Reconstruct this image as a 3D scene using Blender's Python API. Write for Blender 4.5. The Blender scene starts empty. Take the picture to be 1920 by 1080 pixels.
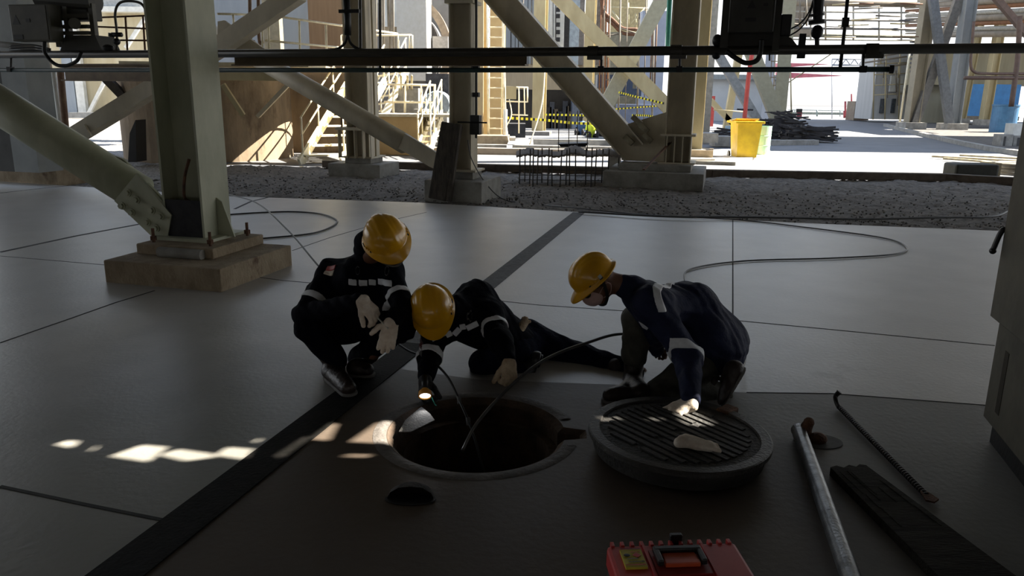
import bpy, bmesh, math, random
import numpy as np
from mathutils import Vector, Matrix
from mathutils.geometry import tessellate_polygon
random.seed(7); rng = np.random.default_rng(7)
S = bpy.context.scene
COL = S.collection
# ------------------------------------------------------------------ camera
F, CX, CY, H = 1440.0, 960.0, 540.0, 1.60
TH, RO = math.radians(14.0), math.radians(0.7)
_f = Vector((0, math.cos(TH), -math.sin(TH))); _r = Vector((1, 0, 0)); _u = Vector((0, math.sin(TH), math.cos(TH)))
RR = _r*math.cos(RO) + _u*math.sin(RO); UU = _u*math.cos(RO) - _r*math.sin(RO)
cd = bpy.data.cameras.new('camera'); cam = bpy.data.objects.new('camera', cd); COL.objects.link(cam)
cd.sensor_width = 36; cd.lens = F/1920*36; cd.clip_end = 600
cam.matrix_world = Matrix(((RR.x, UU.x, -_f.x, 0), (RR.y, UU.y, -_f.y, 0), (RR.z, UU.z, -_f.z, H), (0, 0, 0, 1)))
S.camera = cam
# ------------------------------------------------------------------ world, sun, exposure
w = bpy.data.worlds.new('world'); S.world = w; w.use_nodes = True
nt = w.node_tree; nt.nodes.clear()
wo = nt.nodes.new('ShaderNodeOutputWorld'); bg = nt.nodes.new('ShaderNodeBackground')
tcw = nt.nodes.new('ShaderNodeTexCoord'); sx = nt.nodes.new('ShaderNodeSeparateXYZ'); cr = nt.nodes.new('ShaderNodeValToRGB')
for pos, colr in ((0.0, (.30, .29, .27)), (.495, (.42, .41, .40)), (.505, (1.0, 1.0, 1.0)), (.60, (.86, .93, 1.0)), (.75, (.58, .72, .95)), (1.0, (.34, .48, .80))):   # ground haze, white hazy horizon, blue zenith
    el = cr.color_ramp.elements[0] if pos == 0 else (cr.color_ramp.elements[-1] if pos == 1 else cr.color_ramp.elements.new(pos))
    el.position = pos; el.color = (*colr, 1)
mpw = nt.nodes.new('ShaderNodeMath'); mpw.operation = 'MULTIPLY_ADD'; mpw.inputs[1].default_value = .5; mpw.inputs[2].default_value = .5
nt.links.new(tcw.outputs['Generated'], sx.inputs[0]); nt.links.new(sx.outputs[2], mpw.inputs[0]); nt.links.new(mpw.outputs[0], cr.inputs[0])
nt.links.new(cr.outputs[0], bg.inputs[0]); nt.links.new(bg.outputs[0], wo.inputs[0])
bg.inputs[1].default_value = 0.95
SUN = Vector((1.0, 0.2, 0.97)).normalized()
sl = bpy.data.lights.new('sun', 'SUN'); sl.energy = 17.0; sl.angle = math.radians(0.25); sl.color = (1.0, 0.92, 0.80)
so = bpy.data.objects.new('sun', sl); COL.objects.link(so); so.rotation_euler = SUN.to_track_quat('Z', 'Y').to_euler(); so.location = (30, 5, 30)
S.view_settings.view_transform = 'Standard'; S.view_settings.look = 'None'; S.view_settings.gamma = 1.0
S.view_settings.use_curve_mapping = False; S.view_settings.exposure = 0.95
S.cycles.max_bounces = 8; S.cycles.diffuse_bounces = 5; S.cycles.glossy_bounces = 3; S.cycles.sample_clamp_indirect = 6
S.cycles.use_denoising = True
# ------------------------------------------------------------------ pixel helpers (photo pixel -> place in the world)
def ray(px, py): return _f + RR*((px-CX)/F) - UU*((py-CY)/F)
def G(px, py, z=0.0):
    d = ray(px, py); t = (z-H)/d.z; return Vector((d.x*t, d.y*t, z))
def V(px, py, Y):
    d = ray(px, py); t = Y/d.y; return Vector((d.x*t, Y, H+d.z*t))
def mpp(Y): return Y/F          # metres per photo pixel at distance Y (roughly)
# ------------------------------------------------------------------ materials
MATS = {}; PK = 1.0
def mat(name, c1, c2=None, rough=0.7, metal=0.0, scale=6.0, bump=0.0, bscale=None, contrast=0.25, stain=None, stretch=None, emit=None, spec=None, coat=0.0, stain_t=0.58):
    if name in MATS: return MATS[name]
    m = bpy.data.materials.new(name); m.use_nodes = True; n = m.node_tree.nodes; L = m.node_tree.links
    b = n['Principled BSDF']; b.inputs['Roughness'].default_value = rough; b.inputs['Metallic'].default_value = metal
    if spec is not None: b.inputs['Specular IOR Level'].default_value = spec
    if coat: b.inputs['Coat Weight'].default_value = coat; b.inputs['Coat Roughness'].default_value = 0.15
    c2 = c2 or tuple(x*0.7 for x in c1); c1 = tuple(x*PK for x in c1); c2 = tuple(x*PK for x in c2)
    if stain: stain = tuple(x*PK for x in stain)
    tc = n.new('ShaderNodeTexCoord'); mp = n.new('ShaderNodeMapping'); L.new(tc.outputs['Object'], mp.inputs[0])
    if stretch: mp.inputs['Scale'].default_value = stretch
    no = n.new('ShaderNodeTexNoise'); no.inputs['Scale'].default_value = scale; no.inputs['Detail'].default_value = 8; no.inputs['Roughness'].default_value = 0.62
    L.new(mp.outputs[0], no.inputs['Vector'])
    r = n.new('ShaderNodeValToRGB'); r.color_ramp.elements[0].position = 0.5-contrast/2; r.color_ramp.elements[1].position = 0.5+contrast/2
    r.color_ramp.elements[0].color = (*c2, 1); r.color_ramp.elements[1].color = (*c1, 1)
    L.new(no.outputs[0], r.inputs[0]); col = r.outputs[0]
    if stain:
        n2 = n.new('ShaderNodeTexNoise'); n2.inputs['Scale'].default_value = scale*0.45; n2.inputs['Detail'].default_value = 10; n2.inputs['Roughness'].default_value = 0.7
        L.new(mp.outputs[0], n2.inputs['Vector'])
        r2 = n.new('ShaderNodeValToRGB'); r2.color_ramp.elements[0].position = stain_t; r2.color_ramp.elements[1].position = stain_t+0.1
        L.new(n2.outputs[0], r2.inputs[0]); mx = n.new('ShaderNodeMixRGB'); mx.inputs[2].default_value = (*stain, 1)
        L.new(r2.outputs[0], mx.inputs[0]); L.new(col, mx.inputs[1]); col = mx.outputs[0]
    L.new(col, b.inputs['Base Color'])
    if bump:
        n3 = n.new('ShaderNodeTexNoise'); n3.inputs['Scale'].default_value = bscale or scale*5; n3.inputs['Detail'].default_value = 6
        L.new(mp.outputs[0], n3.inputs['Vector'])
        bp = n.new('ShaderNodeBump'); bp.inputs['Strength'].default_value = bump; bp.inputs['Distance'].default_value = 0.02
        L.new(n3.outputs[0], bp.inputs['Height']); L.new(bp.outputs[0], b.inputs['Normal'])
    if emit:
        b.inputs['Emission Color'].default_value = (*emit[:3], 1); b.inputs['Emission Strength'].default_value = emit[3]
    MATS[name] = m; return m
beige = mat('beige_paint', (.46, .40, .26), (.35, .30, .20), .55, scale=3, bump=.1, stain=(.20, .12, .06), stain_t=.68, stretch=(1, 1, .35))
green_beige = mat('grey_beige_paint', (.46, .47, .345), (.34, .35, .25), .5, scale=2.2, bump=.12, stain=(.09, .055, .03), stain_t=.70, stretch=(1, 1, .5))
dull_beige = mat('dull_beige_paint', (.58, .52, .39), (.44, .39, .29), .55, scale=2.2, bump=.12, stain=(.15, .10, .06), stain_t=.68, stretch=(1, 1, .5))
cream = mat('cream_paint', (0.412, 0.349, 0.200), (0.324, 0.268, 0.144), .6, scale=2, bump=.08, stain=(.42, .25, .10), stain_t=.72, stretch=(1, 1, .3))
white_paint = mat('white_paint', (0.585, 0.585, 0.546), (0.468, 0.468, 0.429), .55, scale=3, bump=.05)
rail_paint = mat('rail_cream_paint', (.82, .76, .56), (.70, .62, .42), .5, scale=8)
blue_grey = mat('blue_grey_panel', (0.237, 0.268, 0.293), (0.187, 0.212, 0.237), .6, scale=1.5, stretch=(1, 1, .2))
brown_conc = mat('stained_brown_concrete', (.30, .225, .145), (.13, .095, .06), .9, scale=1.6, bump=.5, contrast=.5, stain=(.09, .06, .035), stretch=(1.2, 1.2, .5))
conc = mat('grey_concrete', (.30, .29, .26), (.20, .19, .17), .8, scale=4, bump=.3, bscale=40)
conc_warm = mat('warm_concrete', (.34, .27, .18), (.21, .155, .095), .85, scale=5, bump=.5, bscale=50, stain=(.11, .06, .035), stain_t=.60, stretch=(1, 1, .6))
dark_conc = mat('manhole_cover_concrete', (.036, .034, .030), (.020, .019, .017), .7, scale=9, bump=.5, bscale=60)
shaft = mat('manhole_wall_concrete', (.11, .072, .045), (.05, .035, .024), .85, scale=7, bump=.5, bscale=40)
steel_dark = mat('dark_steel', (.03, .03, .032), (.018, .018, .02), .45, metal=.6, scale=10, bump=.1)
strip_m = mat('trench_strip_asphalt', (.085, .085, .088), (.045, .045, .047), .7, scale=14, bump=.4)
pipe_paint = mat('dark_brown_pipe', (.045, .040, .030), (.03, .026, .02), .35, scale=10)
pipe_green = mat('dark_green_pipe', (.02, .05, .05), (.014, .035, .036), .4, scale=10)
galv = mat('galvanised_steel', (.30, .31, .32), (.17, .175, .18), .38, metal=.85, scale=14, bump=.12)
rust = mat('rusty_steel', (.16, .075, .04), (.07, .035, .022), .85, scale=20, bump=.4)
rebar_m = mat('dull_rebar', (.05, .045, .042), (.03, .026, .024), .5, metal=.6, scale=30, bump=.3)
rubber = mat('black_rubber', (.012, .012, .012), (.008, .008, .008), .45, scale=10)
hose_grey = mat('grey_hose', (.07, .07, .068), (.045, .045, .045), .4, scale=10)
wood_dark = mat('old_grey_timber', (.050, .045, .038), (.024, .022, .018), .9, spec=.15, scale=5, bump=.6, stretch=(1, 6, 6))
wood_post = mat('blackened_timber', (.075, .060, .045), (.03, .024, .018), .85, scale=5, bump=.6, stretch=(5, 5, .7))
plank_m = mat('pale_planks', (.52, .44, .28), (.36, .29, .18), .7, scale=8)
red_plastic = mat('red_plastic', (.60, .055, .05), (.50, .04, .04), .42, scale=6)
orange_plastic = mat('orange_plastic', (.62, .10, .03), (.52, .07, .02), .4, scale=6)
black_plastic = mat('black_plastic', (.012, .012, .013), (.008, .008, .008), .4, scale=6)
helmet_m = mat('yellow_helmet_plastic', (.74, .38, .010), (.66, .33, .008), .28, scale=5, coat=.4)
yellow_plastic = mat('yellow_bin_plastic', (.85, .58, .02), (.70, .45, .015), .45, scale=4)
green_drum = mat('green_drum_paint', (.30, .55, .42), (.42, .55, .45), .6, scale=4, stain=(.35, .27, .18))
blue_paint = mat('blue_paint', (.05, .22, .48), (.04, .17, .38), .6, scale=2)
blue_drum = mat('blue_drum_plastic', (.05, .17, .32), (.035, .12, .24), .45, scale=3)
red_paint = mat('red_paint', (.42, .05, .04), (.30, .035, .03), .5, scale=4)
red_roof = mat('faded_red_sheet', (.75, .22, .25), (.62, .16, .2), .6, scale=3)
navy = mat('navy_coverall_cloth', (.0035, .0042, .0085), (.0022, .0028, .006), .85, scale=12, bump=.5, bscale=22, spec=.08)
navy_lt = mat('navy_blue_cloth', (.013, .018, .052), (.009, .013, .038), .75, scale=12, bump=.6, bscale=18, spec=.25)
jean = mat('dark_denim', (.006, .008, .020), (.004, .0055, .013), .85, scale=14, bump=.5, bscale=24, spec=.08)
olive = mat('grey_trouser_cloth', (.065, .062, .048), (.045, .043, .034), .9, scale=12, bump=.5, bscale=20)
reflect = mat('reflective_tape', (.78, .80, .84), (.66, .68, .72), .55, scale=20)
skin = mat('brown_skin', (.17, .075, .042), (.14, .06, .034), .55, scale=14)
glove_m = mat('white_cotton_glove', (.74, .66, .56), (.60, .50, .40), .9, scale=22, bump=.2, bscale=90, stain=(.16, .10, .06), stain_t=.66)
glove_y = mat('cream_leather_glove', (.52, .41, .28), (.38, .28, .18), .8, scale=18, bump=.5, bscale=60, stain=(.10, .05, .03), stain_t=.60)
glove_k = mat('black_glove', (.014, .013, .013), (.01, .01, .01), .7, scale=18, bump=.4)
boot_m = mat('brown_leather_boot', (.028, .016, .011), (.018, .010, .008), .45, scale=10, bump=.3)
sole_m = mat('grey_boot_sole', (.16, .15, .14), (.10, .095, .09), .8, scale=10)
mask_m = mat('pink_white_mask', (.58, .40, .36), (.52, .35, .32), .8, scale=20, bump=.2)
hair_m = mat('black_hair', (.008, .007, .007), (.005, .005, .005), .6, scale=60, bump=.8)
strap_m = mat('grey_strap', (.10, .10, .10), (.07, .07, .07), .7, scale=20)
lens_m = mat('flashlight_lens', (.9, .9, .95), (.8, .85, .95), .3, emit=(.75, .85, 1.0, 2.2))
badge_y = mat('yellow_label', (.62, .52, .04), (.55, .45, .035), .5)
badge_r = mat('red_print', (.55, .04, .03), (.5, .03, .02), .5)
black_ink = mat('black_print', (.015, .015, .015), (.01, .01, .01), .5)
ink_grey = mat('grey_print', (.20, .20, .19), (.16, .16, .15), .6)
rust_stain = mat('rusty_cream_wall', (0.433, 0.386, 0.264), (0.339, 0.281, 0.164), .7, scale=.6, stain=(.50, .26, .08), stain_t=.62, stretch=(1.4, 1.4, .15))
tape_y = mat('yellow_tape', (.85, .75, .05), (.8, .7, .04), .5); tape_k = mat('black_tape', (.02, .02, .02), None, .5)
cone_m = mat('orange_cone', (.85, .16, .05), (.8, .13, .04), .5)
vest_m = mat('hi_vis_vest', (.70, .85, .05), (.62, .75, .04), .7)
teal_pipe = mat('teal_pipe', (.05, .34, .26), (.04, .28, .21), .4)
corr = mat('corrugated_cream', (0.304, 0.257, 0.176), (0.246, 0.204, 0.140), .6, scale=3, stretch=(9, 9, .3))
black_rub = mat('black_rubber_strips', (.02, .018, .02), (.012, .011, .013), .6, scale=10)
glassy = mat('dull_window_glass', (.05, .06, .07), (.03, .035, .04), .2)
far_haze = mat('pale_far_building', (0.449, 0.462, 0.462), (0.374, 0.387, 0.399), .8, scale=.3)
# ------------------------------------------------------------------ mesh builder
def frame(d, up=Vector((0, 0, 1))):
    d = Vector(d).normalized(); up = Vector(up)
    if abs(d.dot(up)/max(up.length, 1e-9)) > .999: up = Vector((0, 1, 0)) if abs(d.y) < .9 else Vector((1, 0, 0))
    s = d.cross(up).normalized(); return d, s, s.cross(d).normalized()
class MB:
    def __init__(s): s.v = []; s.f = []
    def add(s, vs, fs):
        o = len(s.v); s.v += [tuple(x) for x in vs]; s.f += [tuple(i+o for i in f) for f in fs]; return s
    def box(s, c, size, rz=0.0, R=None):
        c = Vector(c); R = R or Matrix.Rotation(rz, 3, 'Z'); h = Vector(size)/2
        vs = [c + R @ Vector((x*h.x, y*h.y, z*h.z)) for z in (-1, 1) for y in (-1, 1) for x in (-1, 1)]
        return s.add(vs, [(0, 2, 3, 1), (4, 5, 7, 6), (0, 1, 5, 4), (2, 6, 7, 3), (0, 4, 6, 2), (1, 3, 7, 5)])
    def bar(s, p, q, wd, ht, up=(0, 0, 1)):
        p, q = Vector(p), Vector(q); d, a, b = frame(q-p, up)
        vs = [e + a*x*wd/2 + b*y*ht/2 for e in (p, q) for (x, y) in ((-1, -1), (1, -1), (1, 1), (-1, 1))]
        return s.add(vs, [(3, 2, 1, 0), (4, 5, 6, 7), (0, 1, 5, 4), (1, 2, 6, 5), (2, 3, 7, 6), (3, 0, 4, 7)])
    def ibeam(s, p, q, wd, ht, t=.02, up=(0, 0, 1)):
        p, q = Vector(p), Vector(q); d, a, b = frame(q-p, up)
        s.bar(p+b*(ht/2-t/2), q+b*(ht/2-t/2), wd, t, up); s.bar(p-b*(ht/2-t/2), q-b*(ht/2-t/2), wd, t, up)
        return s.bar(p, q, t*.7, ht-2*t, up)
    def tube(s, pts, r, n=10, cap=True):
        pts = [Vector(p) for p in pts]; N = len(pts); rs = r if isinstance(r, (list, tuple)) else [r]*N
        vs = []; a = None
        for i, p in enumerate(pts):
            d = (pts[min(i+1, N-1)]-pts[max(i-1, 0)]).normalized()
            if a is None: _, a, b = frame(d)
            else:
                a = a - d*a.dot(d)
                if a.length < 1e-6: _, a, b = frame(d)
                a.normalize()
            b = d.cross(a)
            vs += [p + (a*math.cos(2*math.pi*k/n) + b*math.sin(2*math.pi*k/n))*rs[i] for k in range(n)]
        fs = [(i*n+k, i*n+(k+1) % n, (i+1)*n+(k+1) % n, (i+1)*n+k) for i in range(N-1) for k in range(n)]
        if cap: fs += [tuple(range(n-1, -1, -1)), tuple((N-1)*n+k for k in range(n))]
        return s.add(vs, fs)
    def prism(s, poly, vec):
        n = len(poly); vec = Vector(vec); vs = [Vector(p) for p in poly]; vs = vs + [p+vec for p in vs]
        nrm = sum(((vs[i]-vs[0]).cross(vs[(i+1) % n]-vs[0]) for i in range(1, n-1)), Vector())
        fs = [tuple(range(n)), tuple(range(2*n-1, n-1, -1))] + [(i, i+n, (i+1) % n+n, (i+1) % n) for i in range(n)]
        if nrm.dot(vec) > 0: fs = [tuple(reversed(f)) for f in fs]
        return s.add(vs, fs)
    def lathe(s, c, prof, n=32, axis=(0, 0, 1), a0=0, a1=2*math.pi, up=(0, 1, 0)):
        d, a, b = frame(axis, up); c = Vector(c); full = abs(a1-a0-2*math.pi) < 1e-6; m = n if full else n+1
        vs = [c + d*z + (a*math.cos(a0+(a1-a0)*k/n) + b*math.sin(a0+(a1-a0)*k/n))*r for (r, z) in prof for k in range(m)]
        fs = [(i*m+k, i*m+(k+1) % m, (i+1)*m+(k+1) % m, (i+1)*m+k) for i in range(len(prof)-1) for k in range(m if full else n)]
        return s.add(vs, fs)
    def cyl(s, p, q, r, n=20, r2=None):
        p, q = Vector(p), Vector(q); return s.tube([p, q], [r, r if r2 is None else r2], n)
    def ball(s, c, r, n=12, sc=(1, 1, 1)):
        c = Vector(c); vs = []; m = n//2
        for i in range(m+1):
            t = math.pi*i/m
            vs += [c + Vector((math.sin(t)*math.cos(2*math.pi*k/n)*sc[0], math.sin(t)*math.sin(2*math.pi*k/n)*sc[1], math.cos(t)*sc[2]))*r for k in range(n)]
        return s.add(vs, [(i*n+k, (i+1)*n+k, (i+1)*n+(k+1) % n, i*n+(k+1) % n) for i in range(m) for k in range(n)])
    def build(s, name, m, parent=None, smooth=False, bevel=0, **kw):
        o = mkobj(name, s.v, s.f, m, parent, smooth)
        if bevel:
            b = o.modifiers.new('bevel', 'BEVEL'); b.width = bevel; b.segments = 2; b.limit_method = 'ANGLE'
        if kw: tag(o, **kw)
        return o
def root_of(o):
    while o.parent: o = o.parent
    return o
def mkobj(name, vs, fs, m, parent=None, smooth=False):
    me = bpy.data.meshes.new(name); V_ = np.array(vs, dtype=float).reshape(-1, 3)
    if parent is not None: org = np.array(root_of(parent).location)
    else:
        lo, hi = V_.min(0), V_.max(0); org = np.array([(lo[0]+hi[0])/2, (lo[1]+hi[1])/2, lo[2]])
    me.from_pydata((V_-org).tolist(), [], [list(map(int, f)) for f in fs]); me.update()
    me.materials.append(m)
    if smooth: me.polygons.foreach_set('use_smooth', [True]*len(me.polygons))
    o = bpy.data.objects.new(name, me); COL.objects.link(o)
    if parent is not None: o.parent = parent
    else: o.location = org.tolist()
    return o
def tag(o, label=None, cat=None, group=None, kind=None):
    if label: o['label'] = label
    if cat: o['category'] = cat
    if group: o['group'] = group
    if kind: o['kind'] = kind
    return o
def thing(name, label, cat, loc, group=None):
    o = bpy.data.objects.new(name, None); COL.objects.link(o); o.location = loc; o.empty_display_size = .1
    return tag(o, label, cat, group)
def struct(o): o['kind'] = 'structure'; return o
def spline(pts, n=12):
    pts = [Vector(p) for p in pts]; out = []
    P = [pts[0]*2-pts[1]] + pts + [pts[-1]*2-pts[-2]]
    for i in range(1, len(P)-2):
        a, b, c, d = P[i-1], P[i], P[i+1], P[i+2]
        for k in range(n):
            t = k/n; out.append(.5*((2*b)+(c-a)*t+(2*a-5*b+4*c-d)*t*t+(3*b-a-3*c+d)*t**3))
    return out + [pts[-1]]
def text_mesh(txt, name, m, parent, c, right, up, height, nrm_off=.0015, width=None):
    cu = bpy.data.curves.new('t', 'FONT'); cu.body = txt; cu.size = 1.0; cu.align_x = 'CENTER'; cu.align_y = 'CENTER'; cu.resolution_u = 2
    to = bpy.data.objects.new('t', cu); COL.objects.link(to)
    me = bpy.data.meshes.new_from_object(to); bpy.data.objects.remove(to); bpy.data.curves.remove(cu)
    right = Vector(right).normalized(); up = Vector(up).normalized(); n = right.cross(up)
    co = [v.co.copy() for v in me.vertices]; wd = max(v.x for v in co)-min(v.x for v in co)
    sx = height if width is None else width/wd
    vs = [Vector(c)+right*v.x*sx+up*v.y*height+n*nrm_off for v in co]; fs = [tuple(p.vertices) for p in me.polygons]
    bpy.data.meshes.remove(me); return mkobj(name, vs, fs, m, parent)
# ------------------------------------------------------------------ grid of the plant: everything is turned about -15 degrees
RZ = math.radians(-15.0); GA = Vector((math.cos(RZ), math.sin(RZ), 0)); GB = Vector((-GA.y, GA.x, 0)); UPV = Vector((0, 0, 1))
RG = Matrix.Rotation(RZ, 3, 'Z')
def PL(px, py, Y0, k=-.268):      # the photo pixel on the upright plane Y = Y0 + k X
    d = ray(px, py); t = Y0/(d.y-k*d.x); return Vector((d.x*t, d.y*t, H+d.z*t))
# ------------------------------------------------------------------ ground
from mathutils.geometry import delaunay_2d_cdt, intersect_point_tri_2d
def inpoly(x, y, P):
    c = False; n = len(P)
    for i in range(n):
        x1, y1 = P[i][:2]; x2, y2 = P[i-1][:2]
        if (y1 > y) != (y2 > y) and x < (x2-x1)*(y-y1)/(y2-y1)+x1: c = not c
    return c
def flat(name, loops, z, m, inv=False):
    vs = []; es = []
    for l in loops:
        o = len(vs); vs += [Vector((p[0], p[1])) for p in l]; es += [(o+i, o+(i+1) % len(l)) for i in range(len(l))]
    V2, E2, F2, *_ = delaunay_2d_cdt(vs, es, [], 0, 1e-5); fs = []
    for f in F2:
        cx = sum(V2[i].x for i in f)/len(f); cy = sum(V2[i].y for i in f)/len(f)
        if not inpoly(cx, cy, loops[0]) or any(inpoly(cx, cy, h) for h in loops[1:]): continue
        a, b, c = (V2[i] for i in f[:3]); fs.append(tuple(f) if (b-a).cross(c-a) > 0 else tuple(reversed(f)))
    return struct(mkobj(name, [(p.x, p.y, z) for p in V2], fs, m))
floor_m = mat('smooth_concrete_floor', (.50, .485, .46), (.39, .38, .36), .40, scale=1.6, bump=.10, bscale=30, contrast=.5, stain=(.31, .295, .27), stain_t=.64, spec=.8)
gravel_m = mat('gravel', (.34, .32, .295), (.10, .092, .082), .95, scale=26, bump=1.0, bscale=34, contrast=.22)
rubble_m = mat('dusty_rubble', (.25, .23, .205), (.11, .10, .09), .95, scale=12, bump=.7, bscale=30, contrast=.35, stain=(.03, .028, .026), stain_t=.62)
road_m = mat('road_concrete', (.150, .153, .158), (.120, .123, .128), .75, scale=1.0, bump=.15, bscale=20)
hc = (G(745, 812)+G(1048, 806))/2; HR = .405
hc = Vector((-.165, 3.50, 0))
def keyhole(r, notch=True, z=0, n=72):
    out = []
    for k in range(n):
        a = 2*math.pi*(k+.5)/n; da = (a+math.pi) % (2*math.pi)-math.pi
        if notch and abs(da+.05) < .17:
            if abs(da+.05) < .17 and not out or (out and not out[-1][1]): out.append((k, True))
            continue
        out.append((k, False))
    pts = []
    for k in range(n):
        a = 2*math.pi*(k+.5)/n; da = (a+math.pi) % (2*math.pi)-math.pi
        rr = r + (.105 if (notch and abs(da+.05) < .13) else 0)
        pts.append(Vector((hc.x+rr*math.cos(a), hc.y+rr*math.sin(a), z)))
    return pts
pad_edge = [G(-400, 318), G(0, 340), G(430, 368), G(790, 380), G(1090, 398), G(1500, 418), G(1900, 434)]
pad = [(-16, -8)] + [(16, -8), (16, 8.2)] + [(p.x, p.y) for p in reversed(pad_edge)] + [(-16, 17.5)]
hole = keyhole(HR+.03)
slab2 = [G(249, 1080)-(G(745, 697)-G(249, 1080)).normalized()*3, G(752, 692), G(900, 712), G(1180, 722), G(1400, 736), G(1560, 738), G(1850, 760), G(1850, 760)+Vector((6, -1.5, 0)), Vector((8, -3, 0)), Vector((0, -3, 0))]
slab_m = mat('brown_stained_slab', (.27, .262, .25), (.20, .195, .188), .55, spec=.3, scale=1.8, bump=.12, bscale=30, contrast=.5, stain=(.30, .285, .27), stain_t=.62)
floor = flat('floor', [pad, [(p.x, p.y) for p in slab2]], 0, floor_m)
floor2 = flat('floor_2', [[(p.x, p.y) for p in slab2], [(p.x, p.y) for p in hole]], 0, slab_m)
def dirt_shade_ring(m, obj, cx, cy, r0, r1, col, amount=1.0):      # slab: brown dirt around the manhole; floor: shade painted into the colour
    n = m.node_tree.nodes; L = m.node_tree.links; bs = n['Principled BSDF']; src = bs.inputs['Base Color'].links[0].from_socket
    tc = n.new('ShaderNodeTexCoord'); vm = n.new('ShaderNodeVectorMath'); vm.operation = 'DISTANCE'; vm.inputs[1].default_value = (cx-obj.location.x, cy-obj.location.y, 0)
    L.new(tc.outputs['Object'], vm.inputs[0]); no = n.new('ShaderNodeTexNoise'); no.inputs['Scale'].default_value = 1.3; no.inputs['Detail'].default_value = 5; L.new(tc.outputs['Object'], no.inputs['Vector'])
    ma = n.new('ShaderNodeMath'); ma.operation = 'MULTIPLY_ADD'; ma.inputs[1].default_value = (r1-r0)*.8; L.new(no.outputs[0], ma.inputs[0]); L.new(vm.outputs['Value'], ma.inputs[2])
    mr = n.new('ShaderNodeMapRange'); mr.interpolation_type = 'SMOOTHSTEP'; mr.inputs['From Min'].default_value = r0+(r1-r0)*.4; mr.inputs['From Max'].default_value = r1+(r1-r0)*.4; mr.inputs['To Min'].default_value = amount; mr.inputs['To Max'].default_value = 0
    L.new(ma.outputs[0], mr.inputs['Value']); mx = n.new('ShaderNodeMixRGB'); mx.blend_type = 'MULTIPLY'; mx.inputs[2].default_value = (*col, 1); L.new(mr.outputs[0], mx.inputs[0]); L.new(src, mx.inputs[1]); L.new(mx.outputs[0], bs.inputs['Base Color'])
dirt_shade_ring(slab_m, floor2, -.2, 2.7, .9, 2.1, (.38, .30, .235))
dirt_shade_ring(floor_m, floor, -.9, 2.2, 1.0, 4.2, (.42, .42, .39))  # painted shade: floor colour darkened over the area near the camera
# rim, wall and bottom of the manhole
mb = MB(); L0 = keyhole(HR+.03, z=0); L1 = keyhole(HR, z=-.03); L2 = keyhole(HR, z=-.11); L3 = keyhole(HR-.045, False, z=-.11); L4 = keyhole(HR-.05, False, z=-1.7)
n = len(L0); vs = L0+L1+L2+L3+L4+[Vector((hc.x, hc.y, -1.7))]
fs = [(j*n+k, j*n+(k+1) % n, (j+1)*n+(k+1) % n, (j+1)*n+k) for j in range(4) for k in range(n)] + [(4*n+(k+1) % n, 5*n, 4*n+k) for k in range(n)]
fs = [tuple(reversed(f)) for f in fs]
mhs = thing('manhole', 'open round manhole in the concrete floor in front of the workers', 'manhole', hc)
mb.add(vs, fs).build('shaft_wall', shaft, mhs)
# rounded rim band
mb = MB(); ra = []
prof = [(HR+.035, .001), (HR+.06, .006), (HR+.085, .005), (HR+.10, .001)]
vs = []; 
for (r, z) in prof:
    for k in range(97):
        a = .32 + (2*math.pi-.64)*k/96; vs.append((hc.x+r*math.cos(a), hc.y+r*math.sin(a), z))
fs = [(j*97+k, (j+1)*97+k, (j+1)*97+k+1, j*97+k+1) for j in range(3) for k in range(96)]
mb.add(vs, fs).build('rim', mat('worn_rim_concrete', (.15, .135, .12), (.08, .072, .064), .7, scale=8, bump=.4), mhs, smooth=True)
# worn grey patch at the rim
p_ = [G(748, 812), G(760, 790), G(790, 765), G(806, 778), G(815, 790), G(795, 800), G(770, 812)]
MB().prism([q+Vector((0, 0, .004)) for q in p_], (0, 0, .004)).build('mortar_patch', mat('grey_mortar', (.20, .19, .175), (.11, .105, .10), .8, scale=20, bump=.5), mhs)
# ground beyond the pad: gravel field with real relief, then road
def relief(name, x0, x1, y0, y1, st, m, zf, clip=None):
    xs = np.arange(x0, x1+st, st); ys = np.arange(y0, y1+st, st); X, Y = np.meshgrid(xs, ys); Z = zf(X, Y); nx, ny = len(xs), len(ys)
    vs = np.stack([X.ravel(), Y.ravel(), Z.ravel()], 1); ok = np.ones((ny-1, nx-1), bool)
    if clip is not None: ok = clip(X[:-1, :-1]+st/2, Y[:-1, :-1]+st/2)
    J, I = np.nonzero(ok); a = J*nx+I
    return mkobj(name, vs, np.stack([a, a+1, a+nx+1, a+nx], 1), m, smooth=True)
def ynoise(X, Y, s, seed):
    r = np.random.default_rng(seed); g = r.random((64, 64)); x = X/s; y = Y/s; xi = np.floor(x).astype(int); yi = np.floor(y).astype(int); fx = x-xi; fy = y-yi
    fx = fx*fx*(3-2*fx); fy = fy*fy*(3-2*fy); q = lambda i, j: g[(xi+i) % 64, (yi+j) % 64]
    return (q(0, 0)*(1-fx)+q(1, 0)*fx)*(1-fy)+(q(0, 1)*(1-fx)+q(1, 1)*fx)*fy-.5
def edgeY(X): return np.interp(X, [p.x for p in pad_edge], [p.y for p in pad_edge])
def zr(X, Y):
    z = -.05 + ynoise(X, Y, .9, 1)*.06+ynoise(X, Y, .28, 2)*.04+ynoise(X, Y, .10, 3)*.035+ynoise(X, Y, .05, 4)*.02
    return np.where(Y < edgeY(X)+.12, np.minimum(z, -.012), np.minimum(z, .02))
kerbY = lambda X: np.interp(X, [-5, -.4, 4.3, 9.2, 11, 16], [18.0, 17.45, 16.8, 16.5, 15.4, 14.6])
g1 = relief('rubble_ground', -7, 12.5, 9.0, 19.2, .05, rubble_m, zr, lambda X, Y: (Y > edgeY(X)-.1) & (Y < kerbY(X)))
g1['kind'] = 'structure'
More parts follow.
